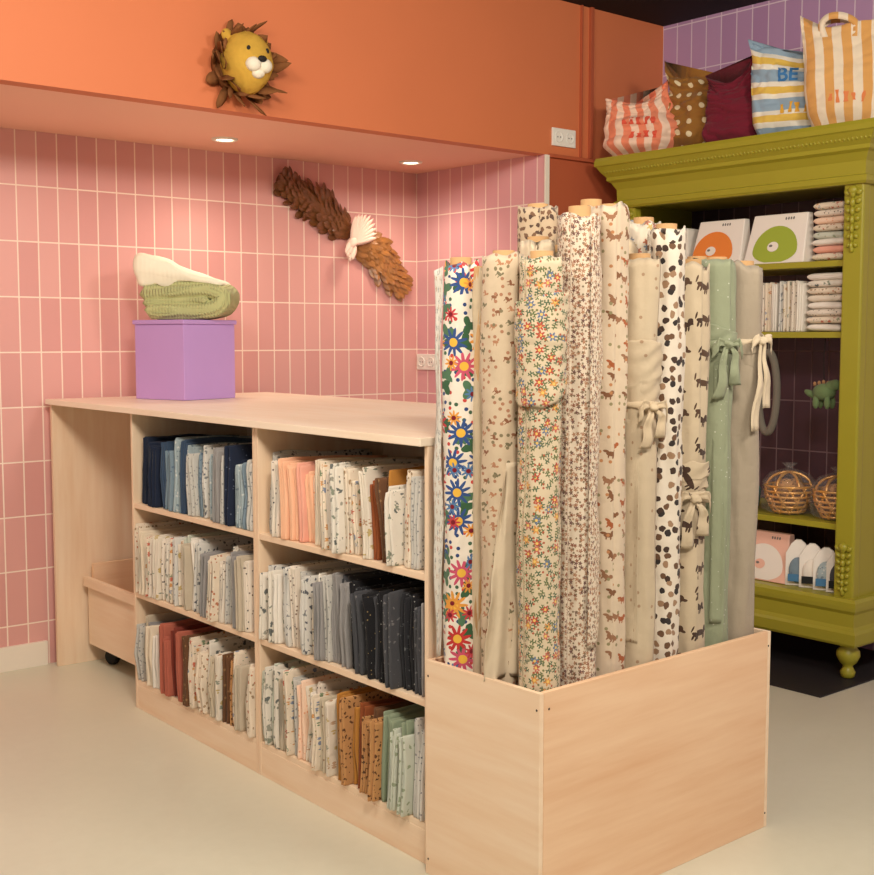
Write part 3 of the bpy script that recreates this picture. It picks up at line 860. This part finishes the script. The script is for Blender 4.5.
o=bm2obj('crest',bm,PK,e,smooth=True); so=o.modifiers.new('s','SOLIDIFY'); so.thickness=.0015
bm=bmesh.new(); bmell(bm,(.01,-.05,-.05),(.024,.028,.036),Matrix.Rotation(.6,4,'Y'),seg=18); bm2obj('head',bm,PK,e,smooth=True)

# ------------------------------------------------------------ outlets, downlights
SOCK=paint('white_plastic',(240,236,226),.35,.01)
def outlet(loc,rot,label):
    e=empty('power_outlet',loc,rot); tag(e,label,'power outlet')
    box('cover_plate',(-.075,-.010,-.04),(.075,0,.04),SOCK,e,.003)
    for s in (-.036,.036):
        lathe('socket_insert',[(.019,.0),(.021,.0035),(.024,.0045),(.025,0)],28,SOCK,e,(s,-.0095,0),(pi/2,0,0))
        bm=bmesh.new(); bmell(bm,(s-.009,-.0125,0),(.003,.001,.003)); bmell(bm,(s+.009,-.0125,0),(.003,.001,.003)); bm2obj('socket_hole',bm,DARK,e)
outlet((4.083,3.93,2.253),(0,0,0),'white double wall socket on the orange wall')
outlet((3.97,4.755,1.226),(0,0,-pi/2),'white double wall socket on the pink tiles')
EM,nt,b=newmat('lamp_glow'); b.inputs['Emission Color'].default_value=(1,.88,.68,1); b.inputs['Emission Strength'].default_value=6
DL=((2.666,4.51),(3.68,4.53),(1.2,4.5),(0,4.5))
for x,y in DL:
    e=empty('downlight',(x,y,ZS)); tag(e,'round recessed downlight in the pink soffit','light','recessed downlights in the soffit')
    lathe('trim_ring',[(.038,-.001),(.040,-.008),(.052,-.007),(.056,0)],32,WHITE,e,caps=False)
    lathe('lens',[(.001,-.005),(.030,-.005),(.038,-.003)],24,EM,e,caps=False)

# ------------------------------------------------------------ green wardrobe
WX0,WX1,WY0,WY1=4.28,4.77,2.535,3.755
e=empty('wardrobe',(WX0,WY0,0.0)); tag(e,'olive green antique open wardrobe with carved corners and cornice','wardrobe')
W=e
def wp(n,a,b_,m,bev=.002,par=None): return box(n,(a[0]-WX0,a[1]-WY0,a[2]),(b_[0]-WX0,b_[1]-WY0,b_[2]),m,par or W,bev)
wp('side_panel',(WX0+.03,WY0+.005,.16),(WX1,WY0+.03,1.97),GREEN)
wp('side_panel',(WX0+.03,WY1-.03,.16),(WX1,WY1-.005,1.97),GREEN)
wp('top_panel',(WX0+.01,WY0+.01,1.95),(WX1,WY1-.01,2.14),GREEN)
wp('base_panel',(WX0+.01,WY0+.01,.16),(WX1,WY1-.01,.325),GREEN)
for y in (WY0,WY1-.085):
    p=wp('corner_post',(WX0,y,.16),(WX0+.05,y+.085,1.97),GREEN,.008)
for z in (1.652,1.372,.612):
    wp('shelf_board',(WX0+.03,WY0+.03,z-.024),(WX1,WY1-.03,z),GREEN)
box('back_panel',(4.762-WX0,.03,.326),(4.77-WX0,WY1-.03-WY0,1.95),TILED,W,0)  # added sheet before the wall tiles, carries the painted interior shade
path=[(WX1-WX0,WY1-WY0),(0,WY1-WY0),(0,0),(WX1-WX0,0)]
sweep('cornice',path,[(-.02,1.935),(.012,1.935),(.02,1.945),(.02,1.965),(.01,1.97),(.012,2.02),(.03,2.05),(.045,2.06),(.045,2.075),(.062,2.095),(.078,2.12),(.085,2.125),(.085,2.145),(.08,2.16),(-.02,2.16)],GREEN,W)
sweep('base_moulding',path,[(-.02,.145),(.03,.145),(.035,.155),(.035,.195),(.025,.205),(.018,.22),(.018,.27),(.028,.285),(.03,.30),(.03,.318),(.02,.33),(-.02,.33)],GREEN,W)
bm=bmesh.new()
yy=-.055
while yy<WY1-WY0+.055:
    bmell(bm,(-.058,yy,2.10),(.009,.007,.010),seg=8); yy+=.018
xx=-.05
while xx<.48:
    for q in (-.058,WY1-WY0+.058): bmell(bm,(xx,q,2.10),(.007,.009,.010),seg=8)
    xx+=.018
bm2obj('bead_trim',bm,GREEN,W,smooth=True)
for x,y in ((.03,.03),(.03,WY1-WY0-.03),(.45,.03),(.45,WY1-WY0-.03)):
    lathe('foot',[(.018,.006),(.026,.012),(.03,.03),(.022,.045),(.018,.055),(.034,.07),(.046,.095),(.044,.115),(.03,.13),(.036,.138),(.036,.147)],24,GREEN,W,(x,y,0))
def carving(y,z,h):
    bm=bmesh.new()
    for i in range(7):
        t=i/6; zz=z+h*(.5-t)
        w=.022*(1-.55*t)+.006
        bmell(bm,(-.006,y,zz),(.012,w*.45,h*.09),seg=12)
        for s in (-1,1):
            bmell(bm,(-.004,y+s*w*.9,zz+.004),(.009,w*.55,h*.055),Matrix.Rotation(s*.7,4,'X'),seg=10)
    bmell(bm,(-.008,y,z+h*.56),(.014,.02,.018),seg=14)
    bmell(bm,(-.004,y,z-h*.56),(.01,.009,.014),seg=12)
    bm2obj('carved_ornament',bm,GREEN,W,smooth=True)
for y in (.043,WY1-WY0-.043):
    carving(y,1.80,.20); carving(y,.44,.16)

# ------------------------------------------------------------ bags on the wardrobe
def stripes(name,base,col,freq,duty,ax=0,extra=()):
    return fabric(name,base,[dict(k='stripe',s=freq,r=duty,c=[col],ax=ax)]+list(extra),'UV')
BG1=stripes('bag_coral_stripe',(246,212,188),(238,142,108),15,.5)
BG2=fabric('bag_mustard_dots',(152,104,48),[dict(s=17,r=.21,c=[(232,212,172)],rand=.25)],'UV')
BG3=fabric('bag_maroon',(118,34,50),[],'UV')
BG4=stripes('bag_blue_yellow_stripe',(238,230,214),(150,172,190),8.5,.42,1,[dict(k='stripe',s=8.5,r=.24,ph=.40,c=[(228,190,90)],ax=1)])
BG5=stripes('bag_orange_cream_stripe',(242,224,198),(226,168,98),14,.5)
def bag(loc,rz,w,h,t,mat,label,widths,tilt=0,handles=True,sd=0,slump=1.0):
    e=empty('fabric_bag',loc,(0,0,rz)); tag(e,label,'bag','stuffed fabric bags on top of the wardrobe')
    n=72;mz=48;v=[];f=[];uv=[]
    for j in range(mz+1):
        q=j/mz
        x_=q*(len(widths)-1); i0=min(int(x_),len(widths)-2); fr=x_-i0; fr=fr*fr*(3-2*fr)
        ww=widths[i0]*(1-fr)+widths[i0+1]*fr
        tt=t*(math.sin(min(1,q*3.5+.15)*pi/2))*(1-.8*q**2.0)
        lean=tilt*h*q**1.5
        for i in range(n):
            a=2*pi*i/n; c=math.cos(a); s_=math.sin(a)
            x=math.copysign(abs(c)**.75,c)*w/2*ww; y=math.copysign(abs(s_)**.85,s_)*tt/2
            ux_,uz_=x/ww,h*q
            xn=x/(w/2)
            nn=noise.noise(Vector((x*8+sd,y*6,q*4)))
            c2=noise.noise(Vector((x*13+sd+q*4,sd,q*7-x*9)))
            cr=-max(0,.2-abs(c2))*.11*slump*(.5+.5*q)
            cr+=.006*math.sin(x*60+4*q+sd)*max(0,q-.55)*slump*2
            y+= nn*.036*slump+ (cr if s_>0 else -cr)
            z=h*q+((.10*abs(xn)**3-.05)*slump*(.7+.5*math.sin(sd+xn*2))+.04*slump*xn*math.sin(sd))*q**3
            x+=.012*slump*noise.noise(Vector((sd,s_,q*4)))+lean
            if j==0: z=0
            v.append((x,y,max(z,0))); uv.append((ux_,uz_))
    for j in range(mz):
        for i in range(n):
            k=(i+1)%n; f.append((j*n+i,j*n+k,(j+1)*n+k,(j+1)*n+i))
    f.append(tuple(range(n-1,-1,-1))); f.append(tuple(mz*n+i for i in range(n)))
    o=mkobj('bag_body',v,f,mat,e,smooth=True,uvs=uv)
    if handles:
        L0=tilt*h
        for s in (-1,1):
            pts=catmull([Vector(p) for p in ((-w*.2+L0,s*.014,h*.86),(-w*.24+L0,s*.02,h*.98),(-w*.14+L0,s*.034,h*1.04),(w*.04+L0,s*.034,h*1.03),(w*.18+L0,s*.02,h*.96),(w*.17+L0,s*.014,h*.84))],False,6)
            v=[];f=[];uv=[]
            for i,p in enumerate(pts):
                d=(pts[min(i+1,len(pts)-1)]-pts[max(i-1,0)]).normalized(); nn=Vector((-d.z,0,d.x))
                for kk in (-1,1):
                    pp=p+nn*kk*.013; v.append(tuple(pp)); uv.append((pp.x,pp.z))
            for i in range(len(pts)-1): f.append((2*i,2*i+1,2*i+3,2*i+2))
            hh=mkobj('bag_handle',v,f,mat,e,smooth=True,uvs=uv); so=hh.modifiers.new('s','SOLIDIFY'); so.thickness=.004
    return e,o
def wrapmesh(me,e,body,mat,name):
    me.materials.clear(); me.materials.append(mat)
    o=bpy.data.objects.new(name,me); COL.objects.link(o); o.parent=e
    sw=o.modifiers.new('sw','SHRINKWRAP'); sw.target=body; sw.wrap_method='PROJECT'; sw.use_project_y=True
    sw.use_positive_direction=True; sw.use_negative_direction=False; sw.project_limit=.6; sw.wrap_mode='OUTSIDE_SURFACE'; sw.offset=.003
    return o
def lettering(e,body,txt,size,x,z,mat):
    cu=bpy.data.curves.new('lettering','FONT'); cu.body=txt; cu.size=size; cu.offset=size*.02
    cu.align_x='CENTER'
    o=bpy.data.objects.new('lettering',cu); COL.objects.link(o)
    dg=bpy.context.evaluated_depsgraph_get(); me=bpy.data.meshes.new_from_object(o.evaluated_get(dg)); bpy.data.objects.remove(o)
    bm=bmesh.new(); bm.from_mesh(me)
    bmesh.ops.transform(bm,matrix=Matrix.Translation((x,-.30,z))@Matrix.Rotation(pi/2,4,'X'),verts=bm.verts)
    for _ in range(3):
        es=[q for q in bm.edges if q.calc_length()>.010]
        if es: bmesh.ops.subdivide_edges(bm,edges=es,cuts=1)
        bmesh.ops.triangulate(bm,faces=bm.faces)
    bm.to_mesh(me); bm.free()
    return wrapmesh(me,e,body,mat,'lettering')
def marks(e,body,x0,x1,z,h,n,mat,seed):
    """illegible folded-over print: bold upright broken strokes"""
    rnd=random.Random(seed); bm=bmesh.new()
    st=(x1-x0)/n
    for i in range(n):
        xa=x0+(i+.5)*st; w=st*rnd.uniform(.18,.30)
        za=z+h*rnd.uniform(0,.25); zb=z+h*rnd.uniform(.7,1)
        sl=rnd.uniform(-.15,.15)*h
        rows=[]
        for k in range(7):
            t=k/6; bulge=1+.3*math.sin(t*pi*2+i)
            rows.append((bm.verts.new((xa-w*bulge+sl*t,-.3,za+(zb-za)*t)),bm.verts.new((xa+w*bulge+sl*t,-.3,za+(zb-za)*t))))
        for a_,b_ in zip(rows,rows[1:]): bm.faces.new((a_[0],a_[1],b_[1],b_[0]))
    me=bpy.data.meshes.new('faded_print'); bm.to_mesh(me); bm.free()
    return wrapmesh(me,e,body,mat,'faded_print')
R90=-pi/2
Zc=2.161
BLU=paint('blue_print',(60,120,176),.8); REDP=paint('red_print',(226,90,66),.8); ORP=paint('orange_print',(228,132,76),.8); YEP=paint('yellow_print',(226,170,60),.8)
e1,o1=bag((4.30,3.645,Zc),R90+.5,.33,.29,.20,BG1,'coral and pink striped cloth bag slumped at wardrobe end',[.8,1.05,1.05,.95,.85,.85],-.10,False,1,1.0)
marks(e1,o1,-.08,.08,.12,.045,5,REDP,2); marks(e1,o1,-.05,.09,.06,.04,4,REDP,5)
bag((4.42,3.42,Zc),R90+.4,.28,.35,.15,BG2,'mustard brown cloth bag with cream polka dots',[.85,1,1,.95,.8,.9],-.10,False,4,1.2)
bag((4.40,3.185,Zc),R90+.45,.29,.35,.14,BG3,'plain maroon cloth bag leaning between spotted and striped bags',[.95,1.05,1,.85,.75,.75],-.14,False,8,1.3)
e4,o4=bag((4.43,2.955,Zc),R90+.45,.32,.38,.14,BG4,'blue, white and yellow striped cloth bag with blue letters',[.85,1,1,1,.97,1.02],-.06,False,12,.9)
e5,o5=bag((4.42,2.705,Zc),R90+.45,.31,.43,.15,BG5,'orange and cream striped tote with handles',[.80,.95,1,1.0,1.0,1.04],-.06,True,16,.5)
lettering(e4,o4,'BE',.078,-.02,.235,BLU)
marks(e4,o4,-.05,.07,.10,.05,4,YEP,4)
marks(e5,o5,-.07,.08,.10,.055,5,ORP,8)

# ------------------------------------------------------------ things inside the wardrobe
CARDW=paint('white_card',(240,232,222),.5,.02); CARDP=paint('pink_card',(240,190,170),.5,.02)
ORF=paint('orange_felt_print',(236,136,60),.7); LIF=paint('lime_print',(160,176,62),.7); GRB=paint('blue_print_light',(70,120,160),.7)
GRT=paint('grey_print',(120,116,112),.7)
def card(loc,w,h,mat,fruit,label,xo=.02,sh='dome'):
    e=empty('gift_package',loc,(0,0,R90)); tag(e,label,'package')
    v=[(-w/2,-.055,0),(w/2,-.055,0),(w/2,.035,0),(-w/2,.035,0),(-w/2+.016,.0,h),(w/2-.016,.0,h),(w/2-.016,.035,h),(-w/2+.016,.035,h)]
    f=[(0,1,5,4),(1,2,6,5),(2,3,7,6),(3,0,4,7),(4,5,6,7),(3,2,1,0)]
    o=mkobj('card_sleeve',v,f,mat,e)
    bv=o.modifiers.new('b','BEVEL'); bv.width=.004; bv.segments=2
    sl=.055/h
    def disc(rx,rz,cx_,cz_,off,m_,nm,flat=1.0,a0=0,a1=2*pi):
        v=[(cx_,-.055+sl*cz_-off,cz_)];f=[];n=32
        for i in range(n+1):
            a=a0+(a1-a0)*i/n; zz=max(.006,cz_+rz*math.sin(a)*(flat if math.sin(a)<0 else 1))
            v.append((cx_+rx*math.cos(a),-.055+sl*zz-off,zz))
        for i in range(n): f.append((0,1+i,2+i))
        mkobj(nm,v,f,m_,e)
    disc(h*.52,h*.50,xo,h*.26,.0015,fruit,'printed_fruit',.5)
    disc(h*.13,h*.10,xo-.01,h*.34,.003,mat,'printed_fruit_face')
    disc(h*.04,h*.025,xo-.02,h*.36,.0042,GRT,'printed_mark')
    for k in range(4):
        disc(.004,.006,xo+h*.15+k*.012,h*.9,.0015,GRT,'printed_mark')
    return e
card((4.38,3.262,1.653),.265,.20,CARDW,ORF,'white gift package printed with a large orange round fruit',-.02)
card((4.38,2.968,1.653),.29,.205,CARDW,LIF,'white gift package printed with a large green lime',.0)
card((4.39,2.985,.327),.21,.20,CARDP,CARDW,'pink gift package on the bottom wardrobe shelf',-.02)
card((4.45,3.25,.327),.24,.20,CARDP,ORF,'pink gift package with orange print on the bottom shelf')
for i,y in enumerate((2.84,2.775,2.71,2.65)):
    e=empty('textile_package',(4.37,y,.327),(0,0,R90+.55)); tag(e,'white and blue textile on a card on the bottom shelf','package','small packages on the bottom wardrobe shelf')
    h_=.19-.008*i; w_=.05
    v=[(-w_,-.010,0),(w_,-.010,0),(w_*1.0,-.008,h_*.7),(w_*.55,-.006,h_*.92),(w_*.2,-.006,h_),(-w_*.2,-.006,h_),(-w_*.55,-.006,h_*.92),(-w_,-.008,h_*.7)]
    n_=len(v); v+=[(p[0],.010,p[2]) for p in v]
    f=[tuple(range(n_)),tuple(range(2*n_-1,n_-1,-1))]+[(k,k+n_,(k+1)%n_+n_,(k+1)%n_) for k in range(n_)]
    o=mkobj('backing_card',v,f,CARDW,e)
    bm=bmesh.new(); bmell(bm,(0,-.018,.065),(w_*.75,.014,.055),seg=18)
    bm2obj('folded_textile_inset',bm,[Fm['bluegrey'],Fm['white'],Fm['paleblue'],Fm['greydark']][i],e,smooth=True)
    box('paper_band',(-w_*.8,-.034,.02),(w_*.8,-.028,.05),[GRB,RUBBER,GRB,RUBBER][i],e,.001)
def stack(cy,cz,n,w,th,mats,group,desc,x=4.44):
    for i in range(n):
        v=[];f=[]
        slab_geo(v,f,0,0,th*1.0,w*random.uniform(.88,1.05),.17,random.uniform(0,.012),random.uniform(0,9),0,.5)
        o=mkobj('folded_textile',v,f,Fm[mats[i%len(mats)]],None,(x-.09,cy+w/2,cz+th/2+th*i+.003),(pi/2,0,0),True)
        bm=bmesh.new(); bm.from_mesh(o.data); bmesh.ops.recalc_face_normals(bm,faces=bm.faces); bm.to_mesh(o.data); bm.free()
        tag(o,'flat folded '+names[mats[i%len(mats)]]+' textile in '+desc,'folded textile',group)
stack(2.730,1.653,8,.15,.029,['floral','pink','white','palesage','terradot','peachlight','dots','floral'],'stacked textiles on the top wardrobe shelf','the top stack')
stack(2.735,1.373,8,.175,.029,['white','floral','dots','white','floral2','terradot','leaf','white'],'stacked textiles on the second wardrobe shelf','the second-shelf stack')
for i in range(7):
    w=.027; y=3.03-i*.030
    folded(y,w-.003,.21,.2,4.34,1.372,Fm[['dots','floral','white','leafgrey','floral2','dots','white'][i]],'upright folded patterned textile on the second wardrobe shelf','upright textiles on the second wardrobe shelf',0,.4,False)
for i in range(5):
    w=.05; y=3.675-i*.055
    folded(y,w-.003,.18,.2,4.36,1.652,Fm[['dots','white','floral','dots','white'][i]],'upright folded patterned textile on the top wardrobe shelf','upright textiles on the top wardrobe shelf',0,.4,False)

# wrapped golden bundles
RAT=paint('golden_rattan',(214,156,76),.3,.35,40,0,.9,.35)
FILM,nt,b=newmat('clear_film',.05,.9); b.inputs['Base Color'].default_value=(.95,.93,.88,1); b.inputs['Alpha'].default_value=.10
BUMP(nt,b,NOISE(nt,COORD(nt,'OBJ'),26,4,.7),1.0,.06)
def basket(loc,r,h,label,fill):
    e=empty('rattan_basket',loc); tag(e,label,'basket','film-wrapped rattan baskets on the wardrobe shelf')
    bm=bmesh.new()
    def addtube(pts,rad,cyc):
        m=len(pts); rings=[]
        for i,p in enumerate(pts):
            p=Vector(p); a=Vector(pts[(i-1)%m] if cyc or i>0 else pts[i]); b_=Vector(pts[(i+1)%m] if cyc or i<m-1 else pts[i])
            d=(b_-a).normalized(); u=Vector((0,0,1)) if abs(d.z)<.9 else d.orthogonal().normalized()
            u=(u-d*u.dot(d)).normalized(); w=d.cross(u)
            rings.append([bm.verts.new(p+(u*math.cos(2*pi*k/6)+w*math.sin(2*pi*k/6))*rad) for k in range(6)])
        for i in range(m if cyc else m-1):
            A=rings[i];Bq=rings[(i+1)%m]
            for k in range(6): bm.faces.new((A[k],A[(k+1)%6],Bq[(k+1)%6],Bq[k]))
    prof=lambda t: r*(.6+.4*math.sin(min(1,t*1.2)*pi*.6))
    for t in (0.05,.2,.35,.5,.65,.8):
        addtube([(prof(t)*math.cos(2*pi*i/24),prof(t)*math.sin(2*pi*i/24),h*t+.006) for i in range(24)],.006,True)
    for i in range(10):
        a=2*pi*i/10
        addtube([(prof(t)*math.cos(a+t*.9),prof(t)*math.sin(a+t*.9),.006+h*t) for t in (0,.2,.4,.6,.8)],.005,False)
        addtube([(prof(t)*math.cos(a-t*.9),prof(t)*math.sin(a-t*.9),.006+h*t) for t in (0,.2,.4,.6,.8)],.005,False)
    for s in range(3):
        a=s*pi/3
        addtube([(r*.9*math.cos(a)*math.cos(q),r*.9*math.sin(a)*math.cos(q),h*.8+h*.45*math.sin(q)) for q in [pi*k/12 for k in range(13)]],.006,False)
    bm2obj('basket_weave',bm,RAT,e,smooth=True)
    bm=bmesh.new(); bmell(bm,(0,0,h*.55),(r*.74,r*.74,h*.5),seg=24)
    for q in bm.verts: q.co+=noise.noise_vector(q.co*26)*.012
    bm2obj('cloth_lining',bm,Fm[fill],e,smooth=True)
    o=lathe('clear_wrapper',[(r*.75,.002),(r*1.04,.02),(r*1.10,h*.5),(r*1.05,h*.95),(r*.75,h*1.22),(r*.25,h*1.34),(r*.12,h*1.38),(r*.3,h*1.52)],44,FILM,e,caps=False)
    for vv in o.data.vertices:
        a=math.atan2(vv.co.y,vv.co.x); k=1+.07*math.sin(a*9+vv.co.z*20)+.08*noise.noise(vv.co*26); vv.co.x*=k; vv.co.y*=k
basket((4.42,2.925,.613),.10,.14,'film-wrapped round golden bundle with patterned cloth','leopard')
basket((4.42,2.700,.613),.092,.14,'film-wrapped round golden bundle with tan cloth','leopard')
bm=bmesh.new(); bmell(bm,(0,0,.06),(.05,.04,.06),seg=20)
for q in bm.verts: q.co+=noise.noise_vector(q.co*16)*.01; 
for q in bm.verts: q.co.z=max(q.co.z,0)
o=bm2obj('cloth_pouch',bm,Fm['teal'],None,(4.40,3.10,.613),smooth=True); tag(o,'small teal cloth pouch beside the rattan baskets','pouch')

# hanging plush dinosaur
PL=fabric('plush_green',(106,126,84),[],'OBJ'); PL2=fabric('plush_orange',(160,120,84),[],'OBJ')
e=empty('hanging_plush_toy',(4.37,2.74,1.06)); tag(e,'small green plush dinosaur toy hanging from the wardrobe shelf','toy')
bm=bmesh.new(); bmell(bm,(0,0,.07),(.035,.050,.035),seg=20); bmell(bm,(0,-.050,.10),(.022,.024,.022),Matrix.Rotation(.5,4,'X'),seg=16); bmell(bm,(0,-.03,.09),(.022,.036,.026),Matrix.Rotation(-.6,4,'X'),seg=16)
bmell(bm,(0,.058,.06),(.014,.036,.014),Matrix.Rotation(.4,4,'X'),seg=14)
for x in (-.018,.018):
    for y in (-.026,.026): bmell(bm,(x,y,.03),(.012,.014,.028),seg=12)
bm2obj('plush_body',bm,PL,e,smooth=True)
bm=bmesh.new()
for i in range(5): 
    bmell(bm,(0,-.036+i*.020,.110-.004*abs(i-2)),(.006,.008,.010),seg=8)
bm2obj('back_spikes',bm,PL2,e,smooth=True)
tube('hanging_loop',[(0,0,.105),(0,.01,.2),(0,0,.287)],.0018,RUBBER,e,res=4)
GH=fabric('grey_cord',(120,112,100),[],'OBJ')
e=empty('hanging_hoop',(4.36,3.0,.93)); tag(e,'grey padded textile ring hanging from the wardrobe shelf','textile ring')
tube('padded_ring',[(0,.045*math.cos(2*pi*i/16)*(1),.19+.17*math.sin(2*pi*i/16)) for i in range(16)],.016,GH,e,cyc=True)
tube('hanging_loop',[(0,0,.365),(0,0,.39),(0,0,.417)],.003,GH,e)

# ------------------------------------------------------------ small alignment turns of whole pieces
def turn(objs,pivot,deg):
    a=math.radians(deg); c,s=math.cos(a),math.sin(a)
    for o in objs:
        x=o.location.x-pivot[0]; y=o.location.y-pivot[1]
        o.location.x=pivot[0]+c*x-s*y; o.location.y=pivot[1]+s*x+c*y
        o.rotation_euler.z+=a
turn(ROTG,(1.94,2.32),-1.6)
turn(ROTB2,(1.91,1.90),.8)

# ------------------------------------------------------------ lights
def area(loc,tgt,size,power,col=(1,.905,.78),sz2=None):
    l=bpy.data.lights.new('area','AREA'); l.energy=power; l.size=size; l.color=col
    o=bpy.data.objects.new('ceiling_light',l); COL.objects.link(o); o.location=loc
    d=Vector(tgt)-Vector(loc); o.rotation_euler=d.to_track_quat('-Z','Y').to_euler(); return o
area((.7,.2,2.78),(2.3,2.6,.6),.5,82)
area((.6,2.2,2.78),(2.4,3.9,1.0),.7,46)
area((2.6,.4,2.78),(3.4,2.8,1.2),.6,56)
area((1.2,1.6,2.8),(1.9,3.9,2.3),.6,20)
def spot(loc,tgt,power,ang=1.6,blend=.8,col=(1,.86,.68),rad=.05):
    l=bpy.data.lights.new('spot','SPOT'); l.energy=power; l.spot_size=ang; l.spot_blend=blend; l.color=col; l.shadow_soft_size=rad
    o=bpy.data.objects.new('spot_lamp',l); COL.objects.link(o); o.location=loc
    d=Vector(tgt)-Vector(loc); o.rotation_euler=d.to_track_quat('-Z','Y').to_euler()
for x,y in DL:
    spot((x,y,ZS-.04),(x,y-.1,0),14,2.5,1.0,rad=.08)
w=bpy.data.worlds.new('world'); S.world=w; w.use_nodes=True
w.node_tree.nodes['Background'].inputs[0].default_value=(1,.9,.8,1); w.node_tree.nodes['Background'].inputs[1].default_value=.36

# ------------------------------------------------------------ camera
cam=bpy.data.cameras.new('camera'); co=bpy.data.objects.new('camera',cam); COL.objects.link(co); S.camera=co
cam.sensor_fit='HORIZONTAL'; cam.sensor_width=36; cam.lens=1220/874*36
co.location=(0,0,1.35); co.rotation_euler=(math.radians(90-4.69),0,math.radians(49.7-90))
S.view_settings.view_transform='Standard'
